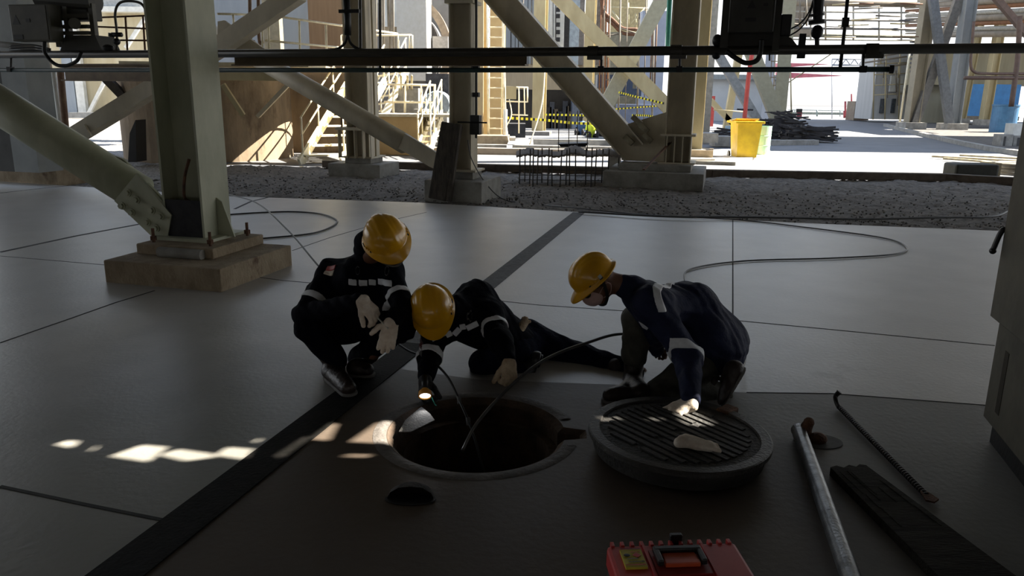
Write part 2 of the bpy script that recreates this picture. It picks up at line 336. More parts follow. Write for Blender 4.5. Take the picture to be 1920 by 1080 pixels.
def zg(X, Y): return -.04+ynoise(X, Y, .3, 5)*.05+ynoise(X, Y, .11, 6)*.03
g2 = relief('gravel_ground', -26, -6.95, 12.8, 34, .11, gravel_m, zg, lambda X, Y: Y > edgeY(X)-.1); g2['kind'] = 'structure'
struct(mkobj('gravel_plain', [(-160, 34, -.03), (-12, 34, -.03), (-12, 130, -.03), (-160, 130, -.03), (-160, 12, -.06), (-26, 12, -.04), (-26, 34, -.04), (-160, 34, -.05)], [(0, 1, 2, 3), (4, 5, 6, 7)], gravel_m))
rd = [(-12, 200), (-12, 34), (-6.96, 34), (-6.96, 18.4)] + [(x, float(kerbY(x))) for x in (-5, -.4, 4.3, 9.2, 11, 16)] + [(80, 15), (160, 30), (160, 200)]
flat('road', [list(reversed(rd))], -.03, road_m)
# scatter of loose stones
def stones(name, N, fn, r0, r1, m):
    mb = MB(); rr = random.Random(5)
    for i in range(N):
        x, y = fn(rr); s = rr.uniform(r0, r1); c = Vector((x, y, -.01)); q = []
        for (a, b, d) in ((1, 0, 0), (-1, 0, 0), (0, 1, 0), (0, -1, 0), (0, 0, 1), (0, 0, -1)): q.append(c+Vector((a*rr.uniform(.7, 1.3), b*rr.uniform(.7, 1.3), d*rr.uniform(.5, .9)))*s)
        mb.add(q, [(0, 2, 4), (2, 1, 4), (1, 3, 4), (3, 0, 4), (2, 0, 5), (1, 2, 5), (3, 1, 5), (0, 3, 5)])
    return mb.build(name, m)
def f1(rr):
    x = rr.uniform(-6.5, 11); return x, float(edgeY(x))+.1+abs(rr.gauss(0, 1.8)) % 5.5
tag(stones('loose_stone', 1200, f1, .008, .022, mat('dark_stone', (.07, .064, .058), (.035, .032, .03), .9)), 'dark loose stones strewn over the dusty ground past the slab', 'stones', kind='stuff')
def f2(rr):
    x = rr.uniform(-6.5, 11); return x, float(edgeY(x))+.1+abs(rr.gauss(0, 2.2)) % 5.8
tag(stones('pale_stone', 1300, f2, .010, .030, mat('pale_stone', (.27, .25, .23), (.17, .16, .15), .9)), 'pale gravel chips strewn over the dusty ground past the slab', 'gravel', kind='stuff')
# kerb between rubble and road
mb = MB(); ks = [(-4.4, 17.95), (-.4, 17.45), (4.3, 16.8), (9.2, 16.5), (11, 15.4), (16, 14.6)]
for a, b in zip(ks[:-1], ks[1:]): mb.bar((a[0], a[1], .035), (b[0], b[1], .035), .22, .16)
struct(mb.build('trim_1', mat('kerb_brown', (.13, .105, .08), (.08, .06, .045), .85, scale=5, bump=.3), bevel=.01))
# dark trench strip and joints
def seam(name, pts, wd, m, h=.003):
    mb = MB(); pts = [Vector((p.x, p.y, h/2)) for p in pts]
    for a, b in zip(pts[:-1], pts[1:]): mb.bar(a, b, wd, h)
    return struct(mb.build(name, m))
s0 = G(1087, 400); s1 = G(332, 1020)
c_up = (G(905, 541)+G(932, 530))/2; c_lo = (G(594, 760)+G(661, 760))/2; d_ = (c_up-c_lo).normalized()
strip = [c_lo-d_*4.5, G(1085, 399)]
wlo = (G(661, 760)-G(594, 760)); wl = abs(wlo.dot(Vector((d_.y, -d_.x, 0))))
seam('trim_2', [strip[0], c_lo+d_*1.1], wl, mat('wet_dark_channel', (.012, .011, .010), (.007, .007, .006), .7, scale=12, bump=.2, spec=.1), .004)
seam('trim_3', [c_lo+d_*1.1, strip[1]], .17, strip_m, .004)
e_r = Vector((d_.y, -d_.x, 0))
seam('trim_4', [c_lo-d_*4.5+e_r*(wl/2), c_lo+d_*1.05+e_r*(wl/2)], .022, mat('wet_dark_channel', (.012, .011, .010)), .006)
jm = mat('joint_filler', (.035, .035, .035), (.02, .02, .02), .8)
for i, (pts, wd) in enumerate([([(0, 473), (140, 443), (290, 415)], .05), ([(440, 392), (470, 378), (520, 366)], .04), ([(0, 643), (130, 598), (215, 568), (290, 545)], .014), ([(0, 912), (160, 946), (310, 976)], .018),
        ([(1374, 412), (1374, 600), (1376, 606)], .012), ([(1370, 600), (1560, 618), (1865, 648)], .010), ([(925, 563), (1010, 572), (1170, 583)], .008), ([(1400, 736), (1560, 738), (1850, 760)], .008),
        ([(470, 518), (530, 526), (600, 532)], .009), ([(0, 362), (90, 352), (165, 345)], .02), ([(548, 470), (620, 445), (720, 416), (800, 398)], .009), ([(0, 480), (200, 497)], .008)]):
    seam('trim_%d' % (5+i), [G(*p) for p in pts], wd, jm, .002)
# ------------------------------------------------------------------ unseen deck above the work place, openings added in the shape of the sun patches
RZT = 7.0; sh = Vector((SUN.x/SUN.z, SUN.y/SUN.z, 0))
def slot(pix, z=0.0):
    out = []
    for p in pix:
        g = G(p[0], p[1], z); q = g + sh*(RZT-z); out.append((q.x, q.y))
    return out
slots = [slot(s) for s in ([(208, 855), (268, 834), (318, 838), (282, 866)], [(300, 853), (336, 842), (398, 850), (412, 856), (350, 864)], [(404, 853), (428, 838), (478, 842), (465, 862)],
    [(582, 823), (622, 793), (636, 796), (620, 826)], [(516, 856), (545, 838), (576, 817), (582, 823), (545, 848), (528, 861)], [(657, 828), (710, 792), (742, 792), (746, 810), (736, 834), (700, 830)],
    [(105, 833), (130, 825), (152, 828), (138, 840)], [(640, 855), (660, 852), (702, 853), (690, 857)], [(168, 846), (182, 836), (190, 834), (180, 844)], [(476, 828), (486, 822), (494, 823), (484, 830)])]
slots += [slot(s, .10) for s in ([(1113, 790), (1160, 791), (1162, 794), (1116, 794)], [(1208, 791), (1236, 791), (1238, 794), (1212, 794)])]
slots += [slot(s, .13) for s in ([(1276, 768), (1306, 762), (1350, 786), (1340, 790), (1292, 789)],)]
roof = [(-20, -12), (23, -12), (23, 17.4), (18.3, 18.6), (13.3, 19.5), (8.8, 20.0), (4.3, 20.3), (-20, 20.4)]
ceil = flat('ceiling', [roof]+slots, RZT, mat('deck_soffit', (.16, .15, .13), (.10, .095, .08), .8, scale=2))
so_ = ceil.modifiers.new('solid', 'SOLIDIFY'); so_.thickness = .01; so_.offset = 1
# unseen enclosure behind the camera; gap under the rear wall shaped for fill light
wm = mat('inner_wall', (.20, .19, .17), (.13, .125, .11), .8, scale=2)
struct(MB().box((0, -12.2, 4.0), (40, .3, 6.0)).build('wall_rear', wm))
struct(mkobj('yard_ground', [(-90, -90, -.04), (90, -90, -.04), (90, -7.9, -.04), (-90, -7.9, -.04)], [(0, 1, 2, 3)], mat('yard_asphalt', (.12, .12, .115), (.08, .08, .078), .8, scale=1)))
struct(mkobj('side_ground', [(15.9, -7.9, -.04), (90, -7.9, -.04), (90, 15, -.04), (15.9, 15, -.04)], [(0, 1, 2, 3)], road_m))
struct(MB().box((-19.5, -4, 3.5), (.3, 16, 7)).build('wall_left', wm))
struct(MB().box((22.6, -5.5, 3.5), (.3, 13, 7)).build('wall_right', wm))
# ------------------------------------------------------------------ big left column on its plinth
def plinth_pts(l, nr, z=0.0):
    a, b = G(*l, z), G(*nr, z); return a, b
def grid_box(mb, corner, a, b, z0, z1):     # corner = the near corner; runs a along -GA and b along +GB
    c = corner-GA*a/2+GB*b/2; return mb.box((c.x, c.y, (z0+z1)/2), (a, b, z1-z0), R=RG)
N0 = G(415, 548); a0 = (N0-G(205, 527)).dot(GA); b0 = (G(548, 497)-N0).dot(GB)
t = thing('concrete_plinth', 'stepped concrete plinth under the thick left column, stained brown', 'plinth', N0-GA*a0/2+GB*b0/2)
grid_box(MB(), N0, a0, b0, -.02, .195).build('lower_block', conc_warm, t, bevel=.012)
N1 = G(400, 486, .195); a1 = (N1-G(250, 477, .195)).dot(GA); b1 = (G(503, 457, .195)-N1).dot(GB)
grid_box(MB(), N1, a1, b1, .193, .285).build('upper_block', conc_warm, t, bevel=.01)
ctr = N1-GA*a1/2+GB*b1/2
for s1_, s2_ in ((-1, -1), (1, -1), (1, 1), (-1, 1)):
    q = ctr+GA*s1_*(a1/2-.10)+GB*s2_*(b1/2-.11); q.z = .28
    o = MB().cyl(q, q+UPV*.13, .014, 10).cyl(q+UPV*.025, q+UPV*.06, .03, 6).build('anchor_bolt', rust, t)
qn = N1-GA*.30-GB*.035
MB().cyl(Vector((qn.x, qn.y, .235))-GA*.22, Vector((qn.x, qn.y, .235))+GA*.22, .045, 16).build('pipe_stub', conc, t, smooth=False)
def hcolumn(label, base, zt, wd, dp, tf, m, z0, cat='column', name='steel_column', stiff=True):
    """H column: flanges face +-GA, dp apart; flange width wd along GB"""
    t = thing(name, label, cat, (base.x, base.y, z0)); b = Vector((base.x, base.y, 0))
    for s in (-1, 1):
        c = b+GA*s*(dp/2-tf/2); MB().box((c.x, c.y, (z0+zt)/2), (tf, wd, zt-z0), R=RG).build('flange', m, t)
    MB().box((b.x, b.y, (z0+zt)/2), (dp-2*tf, tf*.8, zt-z0), R=RG).build('web', m, t)
    MB().box((b.x, b.y, z0+.0125), (dp+.2, wd+.18, .03), R=RG).build('base_plate', m, t)
    return t, b
K = G(385, 449, .30); cb = K-GA*.21+GB*.20
colL, b = hcolumn('thick pale green grey H column on the near left plinth', cb, 6.95, .40, .42, .022, green_beige, .285)
for s in (-.0,):
    p = b+GA*.21+GB*s; MB().prism([Vector((p.x, p.y, .30)), Vector((p.x, p.y, .30))+GA*.17, Vector((p.x, p.y, .62))+GA*.06, Vector((p.x, p.y, .66))+GA*.0], GB*.016).build('stiffener', green_beige, colL)
p = b+GA*-.0-GB*.19; MB().box((p.x, p.y, .47), (.37, .015, .36), R=RG).build('web_plate', steel_dark, colL)
MB().tube(spline([b-GB*.1+GA*.02+UPV*.62, b-GB*.19+GA*.02+UPV*.68, b-GB*.20+GA*.05+UPV*.86, b-GB*.17+GA*.09+UPV*1.02]), .014, 8).build('earth_wire', rust, colL, smooth=True)
# big round brace running up to the left from its foot
def brace_pts(pl, pr, Y0): return PL(*pl, Y0), PL(*pr, Y0)
Yb = cb.y+.268*cb.x-.02
e0, e1 = PL(-150, 104, Yb), PL(262, 363, Yb)
tb = thing('round_brace', 'thick round pale brace rising left from the near column', 'brace', PL(330, 432, Yb))
MB().tube([e0, e1], [.19, .178], 32).build('tube', green_beige, tb, smooth=True)
dv = (e1-e0).normalized(); upn = dv.cross(GB).normalized()
if upn.z < 0: upn = -upn
pp = [PL(242, 372, Yb), PL(283, 322, Yb), PL(347, 398, Yb), PL(340, 436, Yb), PL(322, 448, Yb)]
plate = [q-GB*.19 for q in pp]; go = MB().prism(plate, GB*.03).build('gusset_plate', green_beige, tb)
fin = [PL(x, y, Yb)+GB*.05 for (x, y) in ((205, 292), (222, 298), (345, 420), (330, 450), (300, 430), (165, 335), (168, 343))]
MB().prism(fin, GB*.03).build('fin_plate', green_beige, tb)
for (x, y) in ((268, 357), (284, 370), (257, 381), (275, 393), (312, 389), (328, 400), (303, 411), (320, 422)):
    q = PL(x, y, Yb)-GB*.19; MB().cyl(q, q-GB*.034, .026, 6).cyl(q, q-GB*.010, .036, 14).build('bolt', green_beige, go)
# ------------------------------------------------------------------ other columns of this bay
def pl_two(label, near, left, right, z1, near2, left2, right2, z2, m, name='concrete_plinth'):
    Na = G(*near); a = (Na-G(*left)).dot(GA); bb = max((G(*right)-Na).dot(GB), a*.8) if right else a
    bb = min(bb, a*1.15)
    t = thing(name, label, 'plinth', Na-GA*a/2+GB*bb/2)
    grid_box(MB(), Na, a, bb, -.06, z1).build('lower_block', m, t, bevel=.012)
    Nb = G(*near2, z1); a2 = (Nb-G(*left2, z1)).dot(GA)
    cc = Na-GA*a/2+GB*bb/2; MB().box((cc.x, cc.y, (z1+z2)/2), (a2, a2, z2-z1), R=RG).build('upper_block', m, t, bevel=.01)
    return cc
c2 = pl_two('low concrete plinth behind and left of the leaning timber', (712, 330), (605, 328), (753, 322), .22, (688, 304), (636, 303), None, .33, conc)
t2, b = hcolumn('narrow grey column with bolted collar in front of the stairs', c2, 7, .50, .50, .022, dull_beige, .33)
MB().box((b.x, b.y, .92), (.86, .80, .06), R=RG).build('collar_plate', dull_beige, t2)
for i in range(5):
    for sgn in (-1,):
        q = b+GA*(-.36+.18*i)-GB*.36; MB().box((q.x, q.y, .61), (.02, .12, .56), R=RG).build('stiffener', dull_beige, t2)
for i in range(3): q = b+GA*(-.3+.3*i)-GB*.36; MB().cyl(Vector((q.x, q.y, .95)), Vector((q.x, q.y, 1.15)), .015, 8).build('anchor_bolt', rust, t2)
q = b+GA*.30-GB*.05; MB().tube([Vector((q.x, q.y, .35)), Vector((q.x, q.y, 7))], .02, 8).build('conduit', beige, t2)
c3 = pl_two('concrete plinth the dark timber leans on', (903, 378), (792, 374), (930, 350), .30, (893, 340), (840, 338), None, .42, conc)
t3, b = hcolumn('dark middle column with conduits, behind the leaning timber', c3, RZT, .34, .36, .02, dull_beige, .42)
MB().box((b.x, b.y, 3.0), (.46, .44, .05), R=RG).build('splice_plate', dull_beige, t3)
q = b+GA*.22-GB*.02
MB().tube([Vector((q.x, q.y, 4.9)), Vector((q.x, q.y, 1.2))], .020, 8).build('conduit', blue_grey, t3)
q2 = b+GA*.25-GB*.12
MB().tube([Vector((q2.x, q2.y, 4.9)), Vector((q2.x, q2.y, .95))], .018, 8).build('cable', rubber, t3)
for z in (2.05, 1.62, 1.25): MB().box((q2.x, q2.y, z), (.1, .08, .07), R=RG).build('clamp', steel_dark, t3)
vj = thing('cable_junction', 'small black junction box on the dark middle column', 'junction box', (q2.x, q2.y-.1, 1.0))
MB().box((q2.x, q2.y-.12, 1.16), (.16, .14, .30), R=RG).build('housing', black_plastic, vj, bevel=.01)
MB().cyl(q2-GA*.24+UPV*1.2-GB*.2, q2+GA*.24+UPV*1.2-GB*.2, .012, 8).build('lever', black_plastic, vj)
# leaning blackened timber
a_, b_ = G(822, 376)+Vector((0, .08, 0)), V(848, 232, c3.y-.35)
tt = thing('leaning_timber', 'thick blackened timber leaning against the dark middle column', 'timber', a_)
MB().bar(a_, b_, .30, .22, up=GB).build('beam', wood_post, tt, bevel=.02)
MB().bar(a_+GA*.19-GB*.06, b_+GA*.15-GB*.10, .07, .10, up=GB).build('edge_strip', wood_post, tt)
c4 = pl_two('wide concrete plinth under the column right of the rebar frame', (1318, 354), (1130, 346), (1325, 335), .26, (1287, 325), (1150, 320), None, .38, conc)
cc4 = c4+GA*.38
t4, b = hcolumn('tall dark-faced column beside the dirty gusset', cc4, RZT, .52, .50, .022, dull_beige, .38)
MB().box((b.x, b.y, .92), (.66, .60, .04), R=RG).build('collar_plate', dull_beige, t4)
for i in range(4): q = b+GA*(-.2+.15*i)-GB*.28; MB().box((q.x, q.y, .63), (.02, .10, .54), R=RG).build('stiffener', dull_beige, t4)
Y4 = cc4.y+.268*cc4.x-.05
t5 = thing('diagonal_brace', 'broad dark brace running from the dirty gusset up to the left', 'brace', PL(1185, 300, Y4))
p_, q_ = PL(880, -70, Y4), PL(1190, 285, Y4)
MB().ibeam(p_, q_, .34, .50, .03, up=(0, 0, 1)).build('beam', dull_beige, t5)
dirty = mat('dirty_gusset', (.32, .29, .20), (.16, .13, .08), .8, scale=5, bump=.4, stain=(.08, .055, .035), stain_t=.55)
MB().prism([PL(x, y, Y4)-GB*.02 for x, y in ((1165, 300), (1168, 235), (1250, 210), (1262, 230), (1255, 305))], GB*.05).build('gusset_plate', dull_beige, t5)
for k, (x, y) in enumerate(((1195, 225), (1208, 240), (1215, 258), (1180, 262))):
    q = PL(x, y, Y4)-GB*.10; MB().box(q, (.22, .16, .10), R=RG @ Matrix.Rotation(.7, 3, 'Y')).build('splice_block', dirty, t5)
tag(MB().bar(G(1207, 318, .4), V(1262, 262, 15.4), .045, .02).build('lever_bar', rust), 'thin dark bar leaning on the gusset of the tall column', 'bar')
tl = thing('tube_brace', 'grey tube brace falling right to the foot of the middle column', 'brace', PL(810, 300, c3.y+.268*c3.x))
Y3 = c3.y+.268*c3.x
MB().tube([PL(400, 62, Y3+2.2), PL(760, 270, Y3+.1)], .17, 24).build('tube', dull_beige, tl, smooth=True)
MB().prism([PL(x, y, Y3)-GB*.03 for x, y in ((748, 278), (760, 250), (830, 292), (828, 322), (806, 312))], GB*.07).build('end_plate', dull_beige, tl)
tl = thing('channel_brace', 'pale channel brace rising right behind the near column', 'brace', PL(140, 245, 12))
MB().bar(PL(135, 258, 12), PL(430, 78, 12), .26, .26).build('channel', dull_beige, tl)
MB().prism([PL(x, y, 11.8) for x, y in ((134, 246), (157, 233), (170, 255), (157, 264))], GB*.05).build('end_plate', dull_beige, tl)
tl = thing('upper_brace', 'dark brace with bolted end crossing above the brown beam', 'brace', PL(425, 40, 10.5))
MB().bar(PL(405, 92, 10.5), PL(560, -14, 10.5), .20, .24).build('channel', dull_beige, tl)
MB().prism([PL(x, y, 10.7) for x, y in ((408, 40), (420, 38), (500, 95), (408, 95))], GB*.04).build('gusset_plate', dull_beige, tl)
# ------------------------------------------------------------------ manhole cover
lc = (G(1107, 803, .1)+G(1450, 838, .1))/2; lc = Vector((.775, 3.28, 0)); LR = .415
tl = thing('manhole_cover', 'thick round concrete manhole cover with grooved top', 'manhole cover', (lc.x, lc.y, 0))
RL = Matrix.Rotation(math.radians(1.2), 3, 'Y')
def lid(pts): return [Vector((lc.x, lc.y, 0))+RL @ (Vector(p)-Vector((0, 0, 0))) for p in pts]
mb = MB().lathe((0, 0, 0), [(0, .012), (LR-.045, .012), (LR-.03, .02), (LR-.012, .086), (LR-.012, .092)], 72, up=(0, 1, 0)); mb.v = lid(mb.v); mb.build('cover_body', dark_conc, tl, smooth=False)
mb = MB().lathe((0, 0, 0), [(LR-.012, .088), (LR, .092), (LR, .112), (LR-.006, .116), (LR-.05, .116), (LR-.055, .108)], 72); mb.v = lid(mb.v); mb.build('steel_rim', mat('worn_dark_rim', (.045, .042, .037), (.026, .024, .021), .5, scale=14, bump=.3), tl, smooth=False)
mb = MB().lathe((0, 0, 0), [(LR-.054, .108), (0, .108)], 72); mb.v = lid(mb.v); mb.build('cover_top', dark_conc, tl)
ang = math.radians(-52); ga = Vector((math.cos(ang), math.sin(ang), 0)); gb = Vector((-ga.y, ga.x, 0)); mb = MB()
for i in range(-7, 8):
    o_ = i*.045; L_ = math.sqrt(max((LR-.10)**2-o_*o_, 0))
    if L_ < .05: continue
    if i % 3 == 0: segs = [(-L_, -.02), (.02, L_)]
    else: segs = [(-L_, L_)]
    for s_, e_ in segs:
        mb.bar(gb*o_+ga*s_+UPV*.111, gb*o_+ga*e_+UPV*.111, .026, .008)
mb.v = lid(mb.v); mb.build('tread_ribs', dark_conc, tl)
mb = MB().box((LR*.72, LR*.66, .10), (.10, .07, .045), rz=.75); mb.v = lid(mb.v); mb.build('lifting_lug', rust, tl, bevel=.008)
mb = MB().box((LR*.99, LR*.2, .06), (.035, .12, .05), rz=.1); mb.v = lid(mb.v); mb.build('lifting_lug', rust, tl, bevel=.006)
# anchor lugs in the floor
q = G(770, 935); t = thing('floor_recess', 'half-round rusty lifting pocket in the floor in front of the manhole', 'floor pocket', q)
MB().lathe(q, [(.0, .055), (.05, .05), (.085, .028), (.098, .0)], 24, a0=math.pi*-.02, a1=math.pi*1.02, up=(0, 0, 1)).build('dome', mat('pocket_dark', (.03, .024, .018), (.015, .012, .01), .8, scale=20, bump=.4), t, smooth=True)
MB().prism([q+Vector((math.cos(a)*.105, math.sin(a)*.045-.01, .003)) for a in [k*math.pi/12 for k in range(24)]], (0, 0, .003)).build('rim', black_ink, t)
q = G(1522, 828); t = thing('rusty_lug', 'rusty lifting lug in a round dent beside the grey pipe', 'lug', q)
MB().prism([q+Vector((.03+math.cos(a)*.115, math.sin(a)*.085, .001)) for a in [k*math.pi/16 for k in range(32)]], (0, 0, .003)).build('dent', mat('dent_dark', (.085, .08, .075), (.04, .038, .034), .7, scale=10), t)
MB().tube([q+Vector((-.03, .02, .0)), q+Vector((-.028, .02, .06)), q+Vector((-.02, .01, .095))], [.034, .03, .024], 12).ball(q+Vector((-.02, .01, .095)), .026).build('stem', rust, t, smooth=True)
MB().ball(q+Vector((.02, -.01, .02)), .045, 12, (1.1, .8, .7)).build('loop', rust, t, smooth=True)
# grey pipe, bar, plank
far, near = G(1497, 806, .04), G(1612, 1130, .055)
t = thing('steel_pipe', 'long grey steel pipe lying right of the manhole cover', 'pipe', (far.x, far.y, 0))
MB().tube([far, near], .034, 24, cap=False).tube([near, far], .030, 24, cap=False).build('tube', galv, t, smooth=True)
MB().lathe(far, [(.029, 0), (.0352, 0), (.0352, .03)], 24, axis=(near-far)).build('end_ring', galv, t)
a_, b_ = G(1572, 762, .018), G(1738, 930, .015)
t = thing('pry_bar', 'thin ribbed steel pry bar with bent hook, lying by the plank', 'pry bar', (a_.x, a_.y, 0))
dd = (b_-a_).normalized(); mb = MB().tube([a_, b_], .0115, 12)
for i in range(50): q = a_.lerp(b_, (i+.5)/50); mb.tube([q-dd*.003, q+dd*.003], .0133, 10)
mb.build('shaft', rebar_m, t, smooth=True)
MB().tube(spline([a_+dd*.02, a_-dd*.02+UPV*.008, a_-dd*.05+UPV*.035, a_-dd*.045+UPV*.065+Vector((.015, 0, 0))], 6), [.0125]*16+[.013]*2+[.016], 10).build('hook', rebar_m, t, smooth=True)
sd = dd.cross(UPV); MB().prism([b_-dd*.03+sd*.012, b_+dd*.045+sd*.028, b_+dd*.06+sd*.0, b_+dd*.035-sd*.03, b_-dd*.03-sd*.012], UPV*.008).build('chisel_tip', rust, t)
P0, P1 = G(1557, 876, .04), G(1624, 872, .04); P2 = G(1960, 1120, .04); P3 = G(1800, 1120, .04)
t = thing('timber_plank', 'old dark wooden plank with split end at lower right', 'plank', (P0.x, P0.y, 0))
jag = [P0, P0.lerp(P1, .2)+Vector((0, .012, 0)), P0.lerp(P1, .35)+Vector((0, -.01, 0)), P0.lerp(P1, .55)+Vector((0, .012, 0)), P0.lerp(P1, .7)-Vector((0, .008, 0)), P0.lerp(P1, .85)+Vector((0, .012, 0)), P1]
MB().prism(jag+[P2, P3], (0, 0, -.038)).build('board', wood_dark, t)
mb = MB()
for k in range(9):
    u0, u1 = random.uniform(.02, .6), 0; u1 = u0+random.uniform(.1, .3); w_ = random.uniform(.1, .9); A, B = P0.lerp(P1, w_), P3.lerp(P2, w_)
    mb.bar(A.lerp(B, u0)+UPV*.001, A.lerp(B, min(u1, 1))+UPV*.001, .006, .004)
mb.build('grain_ridge', wood_dark, t)
# ------------------------------------------------------------------ red toolbox
zt = .21; A, B = G(1137, 1019, zt), G(1378, 1012, zt); ex = (B-A).normalized(); ey = Vector((-ex.y, ex.x, 0)); Wd = (B-A).length; Dp = .24
t = thing('toolbox', 'red plastic toolbox with black handle at the bottom edge', 'toolbox', (A+B)/2-ey*Dp/2-UPV*zt)
RB = Matrix((ex, ey, UPV)).transposed(); cB = (A+B)/2-ey*Dp/2
def tbx(u, v, z0, su, sv, sz, mb=None): return (mb or MB()).box(cB+ex*u+ey*v+UPV*(z0-zt), (su, sv, sz), R=RB)
tbx(0, 0, .07, Wd-.01, Dp-.01, .14).build('body', mat('grey_box_base', (.07, .07, .075), (.05, .05, .055), .5), t, bevel=.01)
tbx(0, 0, .165, Wd, Dp, .075).build('lid', red_plastic, t, bevel=.012)
mb = MB()
for i in range(13): tbx(-Wd/2+.02+i*(Wd-.04)/12, Dp/2+.001, .19, .012, .024, .035, mb)
mb.build('lid_ribs', red_plastic, t, bevel=.002)
for u in (-.095, .095): tbx(u, -.0, .2065, .008, Dp-.03, .008).build('lid_ridge', red_plastic, t)
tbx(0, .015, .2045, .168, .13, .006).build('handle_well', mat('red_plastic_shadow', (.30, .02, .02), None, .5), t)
mb = MB(); tbx(0, .055, .222, .15, .022, .022, mb); tbx(-.068, .025, .222, .018, .08, .02, mb); tbx(.068, .025, .222, .018, .08, .02, mb); mb.build('handle', black_plastic, t, bevel=.004)
mb = MB(); tbx(0, .02, .214, .105, .045, .016, mb); tbx(0, -.008, .216, .11, .02, .016, mb); mb.build('latch_tray', orange_plastic, t, bevel=.003)
tbx(.02, Dp/2+.016, .205, .04, .02, .045).build('hinge_block', black_plastic, t, bevel=.004)
lb = tbx(-.142, .035, .2062, .068, .095, .008).build('warning_label', badge_y, t)
lu = cB+ex*-.142+ey*.035+UPV*(.2115-zt)
rl = random.Random(3)
for (u_, v_, n_, m_, hh) in ((-.031, .049, 15, black_ink, .004), (-.002, .031, 7, badge_r, .004), (-.020, -.004, 8, ink_grey, .005), (-.020, -.020, 12, black_ink, .006), (-.031, -.036, 15, badge_r, .006)):
    mb = MB(); x_ = u_
    for k in range(n_):
        w_ = rl.uniform(.0022, .0036); mb.box(lu+ex*(x_+w_/2)+ey*v_+UPV*.0006, (w_, hh*rl.uniform(.7, 1.1), .0006), R=RB); x_ += w_+.0012
    mb.build('print_line', m_, lb)
MB().box(lu+ex*.013+ey*.014+UPV*.0006, (.020, .020, .0006), R=RB @ Matrix.Rotation(.75, 3, 'Z')).build('print_square', badge_r, lb)
MB().ball(lu+ey*.014-ex*.018+UPV*.001, .008, 10, (1.4, 1, .15)).build('pictogram', black_ink, lb)
# ------------------------------------------------------------------ cabinet at the right edge
C0 = G(1838, 826); Lc = 1.6
t = thing('steel_cabinet', 'tall dull cream steel cabinet at the right edge of the slab', 'cabinet', C0-GB*Lc/2+GA*.4)
def cab(u0, u1, v0, v1, z0, z1, mb=None):
    c = C0+GA*(u0+u1)/2-GB*(v0+v1)/2; return (mb or MB()).box((c.x, c.y, (z0+z1)/2), (u1-u0, v1-v0, z1-z0), R=RG)
cm = mat('dull_cabinet_cream', (.12, .112, .082), (.075, .07, .052), .6, scale=3, stain=(.06, .05, .035), stain_t=.66, bump=.1)
cab(.04, .84, 0, Lc, 0, .12).build('plinth', steel_dark, t)
cab(.0, .85, -.02, Lc, .12, .62).build('lower_body', cm, t, bevel=.006)
cab(-.04, .85, -.03, Lc, .62, 2.1).build('upper_body', cm, t, bevel=.006)
cab(-.002, .0, .12, .17, .20, .5).build('vent_strip', mat('worn_strip', (.05, .042, .03), None, .9, scale=30), t)
hp = C0-GB*(-.02)-GA*.05
h0 = V(1903, 430, C0.y+.03); mb = MB(); mb.tube(spline([h0+GA*.05, h0-GA*.035, h0-GA*.055-UPV*.02, h0-GA*.075-UPV*.10]), .012, 10); mb.ball(h0-GA*.075-UPV*.105, .016); mb.build('handle', black_plastic, t, smooth=True)
# ------------------------------------------------------------------ hoses
def hose(label, pts, r, m, name='hose', couplings=()):
    s = spline(pts, 14); t = thing(name, label, 'hose', pts[0]); MB().tube(s, r, 8).build('tube', m, t, smooth=True)
    for q, d in couplings: MB().tube([Vector(q)-Vector(d)*.02, Vector(q)+Vector(d)*.02], r*1.7, 12).build('coupling', strap_m, t, smooth=True)
    return t
g = lambda x, y, z=.012: G(x, y, z)
pA = [V(415, 362, 8.4), V(480, 380, 7.6), V(540, 432, 6.4), V(600, 502, 5.3), V(680, 590, 4.85), V(757, 652, 4.35), V(800, 670, 4.1), V(838, 705, 3.85), V(864, 757, 3.66), V(884, 805, 3.55), V(903, 870, 3.42), V(915, 930, 3.40)]
hose('black hose arching past the left worker into the manhole', pA, .0065, rubber, couplings=[(V(861, 750, 3.68), (.1, -.2, -.9)), (V(878, 790, 3.58), (.1, -.2, -.9))])
pB = [V(867, 845, 3.36), V(890, 800, 3.55), V(925, 757, 3.72), V(975, 708, 3.85), V(1030, 670, 4.0), V(1100, 643, 4.12), V(1170, 626, 4.3), V(1260, 640, 4.55), V(1340, 690, 4.5), g(1385, 694, .1), V(1397, 655, 4.6), V(1370, 600, 5.0), V(1310, 560, 5.5), g(1284, 524), g(1300, 503), g(1400, 489), g(1560, 484), g(1680, 476), g(1698, 462), g(1650, 445), g(1500, 425), g(1380, 412), g(1200, 402), g(1080, 390, 0.02), V(1000, 383, 12.2), V(945, 374, 12.3), V(912, 345, c3.y-.3), V(885, 300, c3.y-.35), V(877, 262, c3.y-.35)]
hose('long grey hose looping over the slab behind the right worker', pB, .0085, hose_grey)
hose('short hose loop lying behind the near left plinth', [g(420, 403), g(480, 399), g(550, 397), g(605, 402), g(632, 416), g(592, 436), g(505, 446), g(470, 448)], .010, rubber)
hose('thin hose lying on the rubble along the far slab edge', [g(1085, 397, .03), g(1250, 406, .04), g(1380, 407, .04), g(1500, 409, .05), g(1620, 411, .04), g(1750, 408, .05), g(1860, 406, .04), g(1895, 394, .05)], .014, hose_grey)
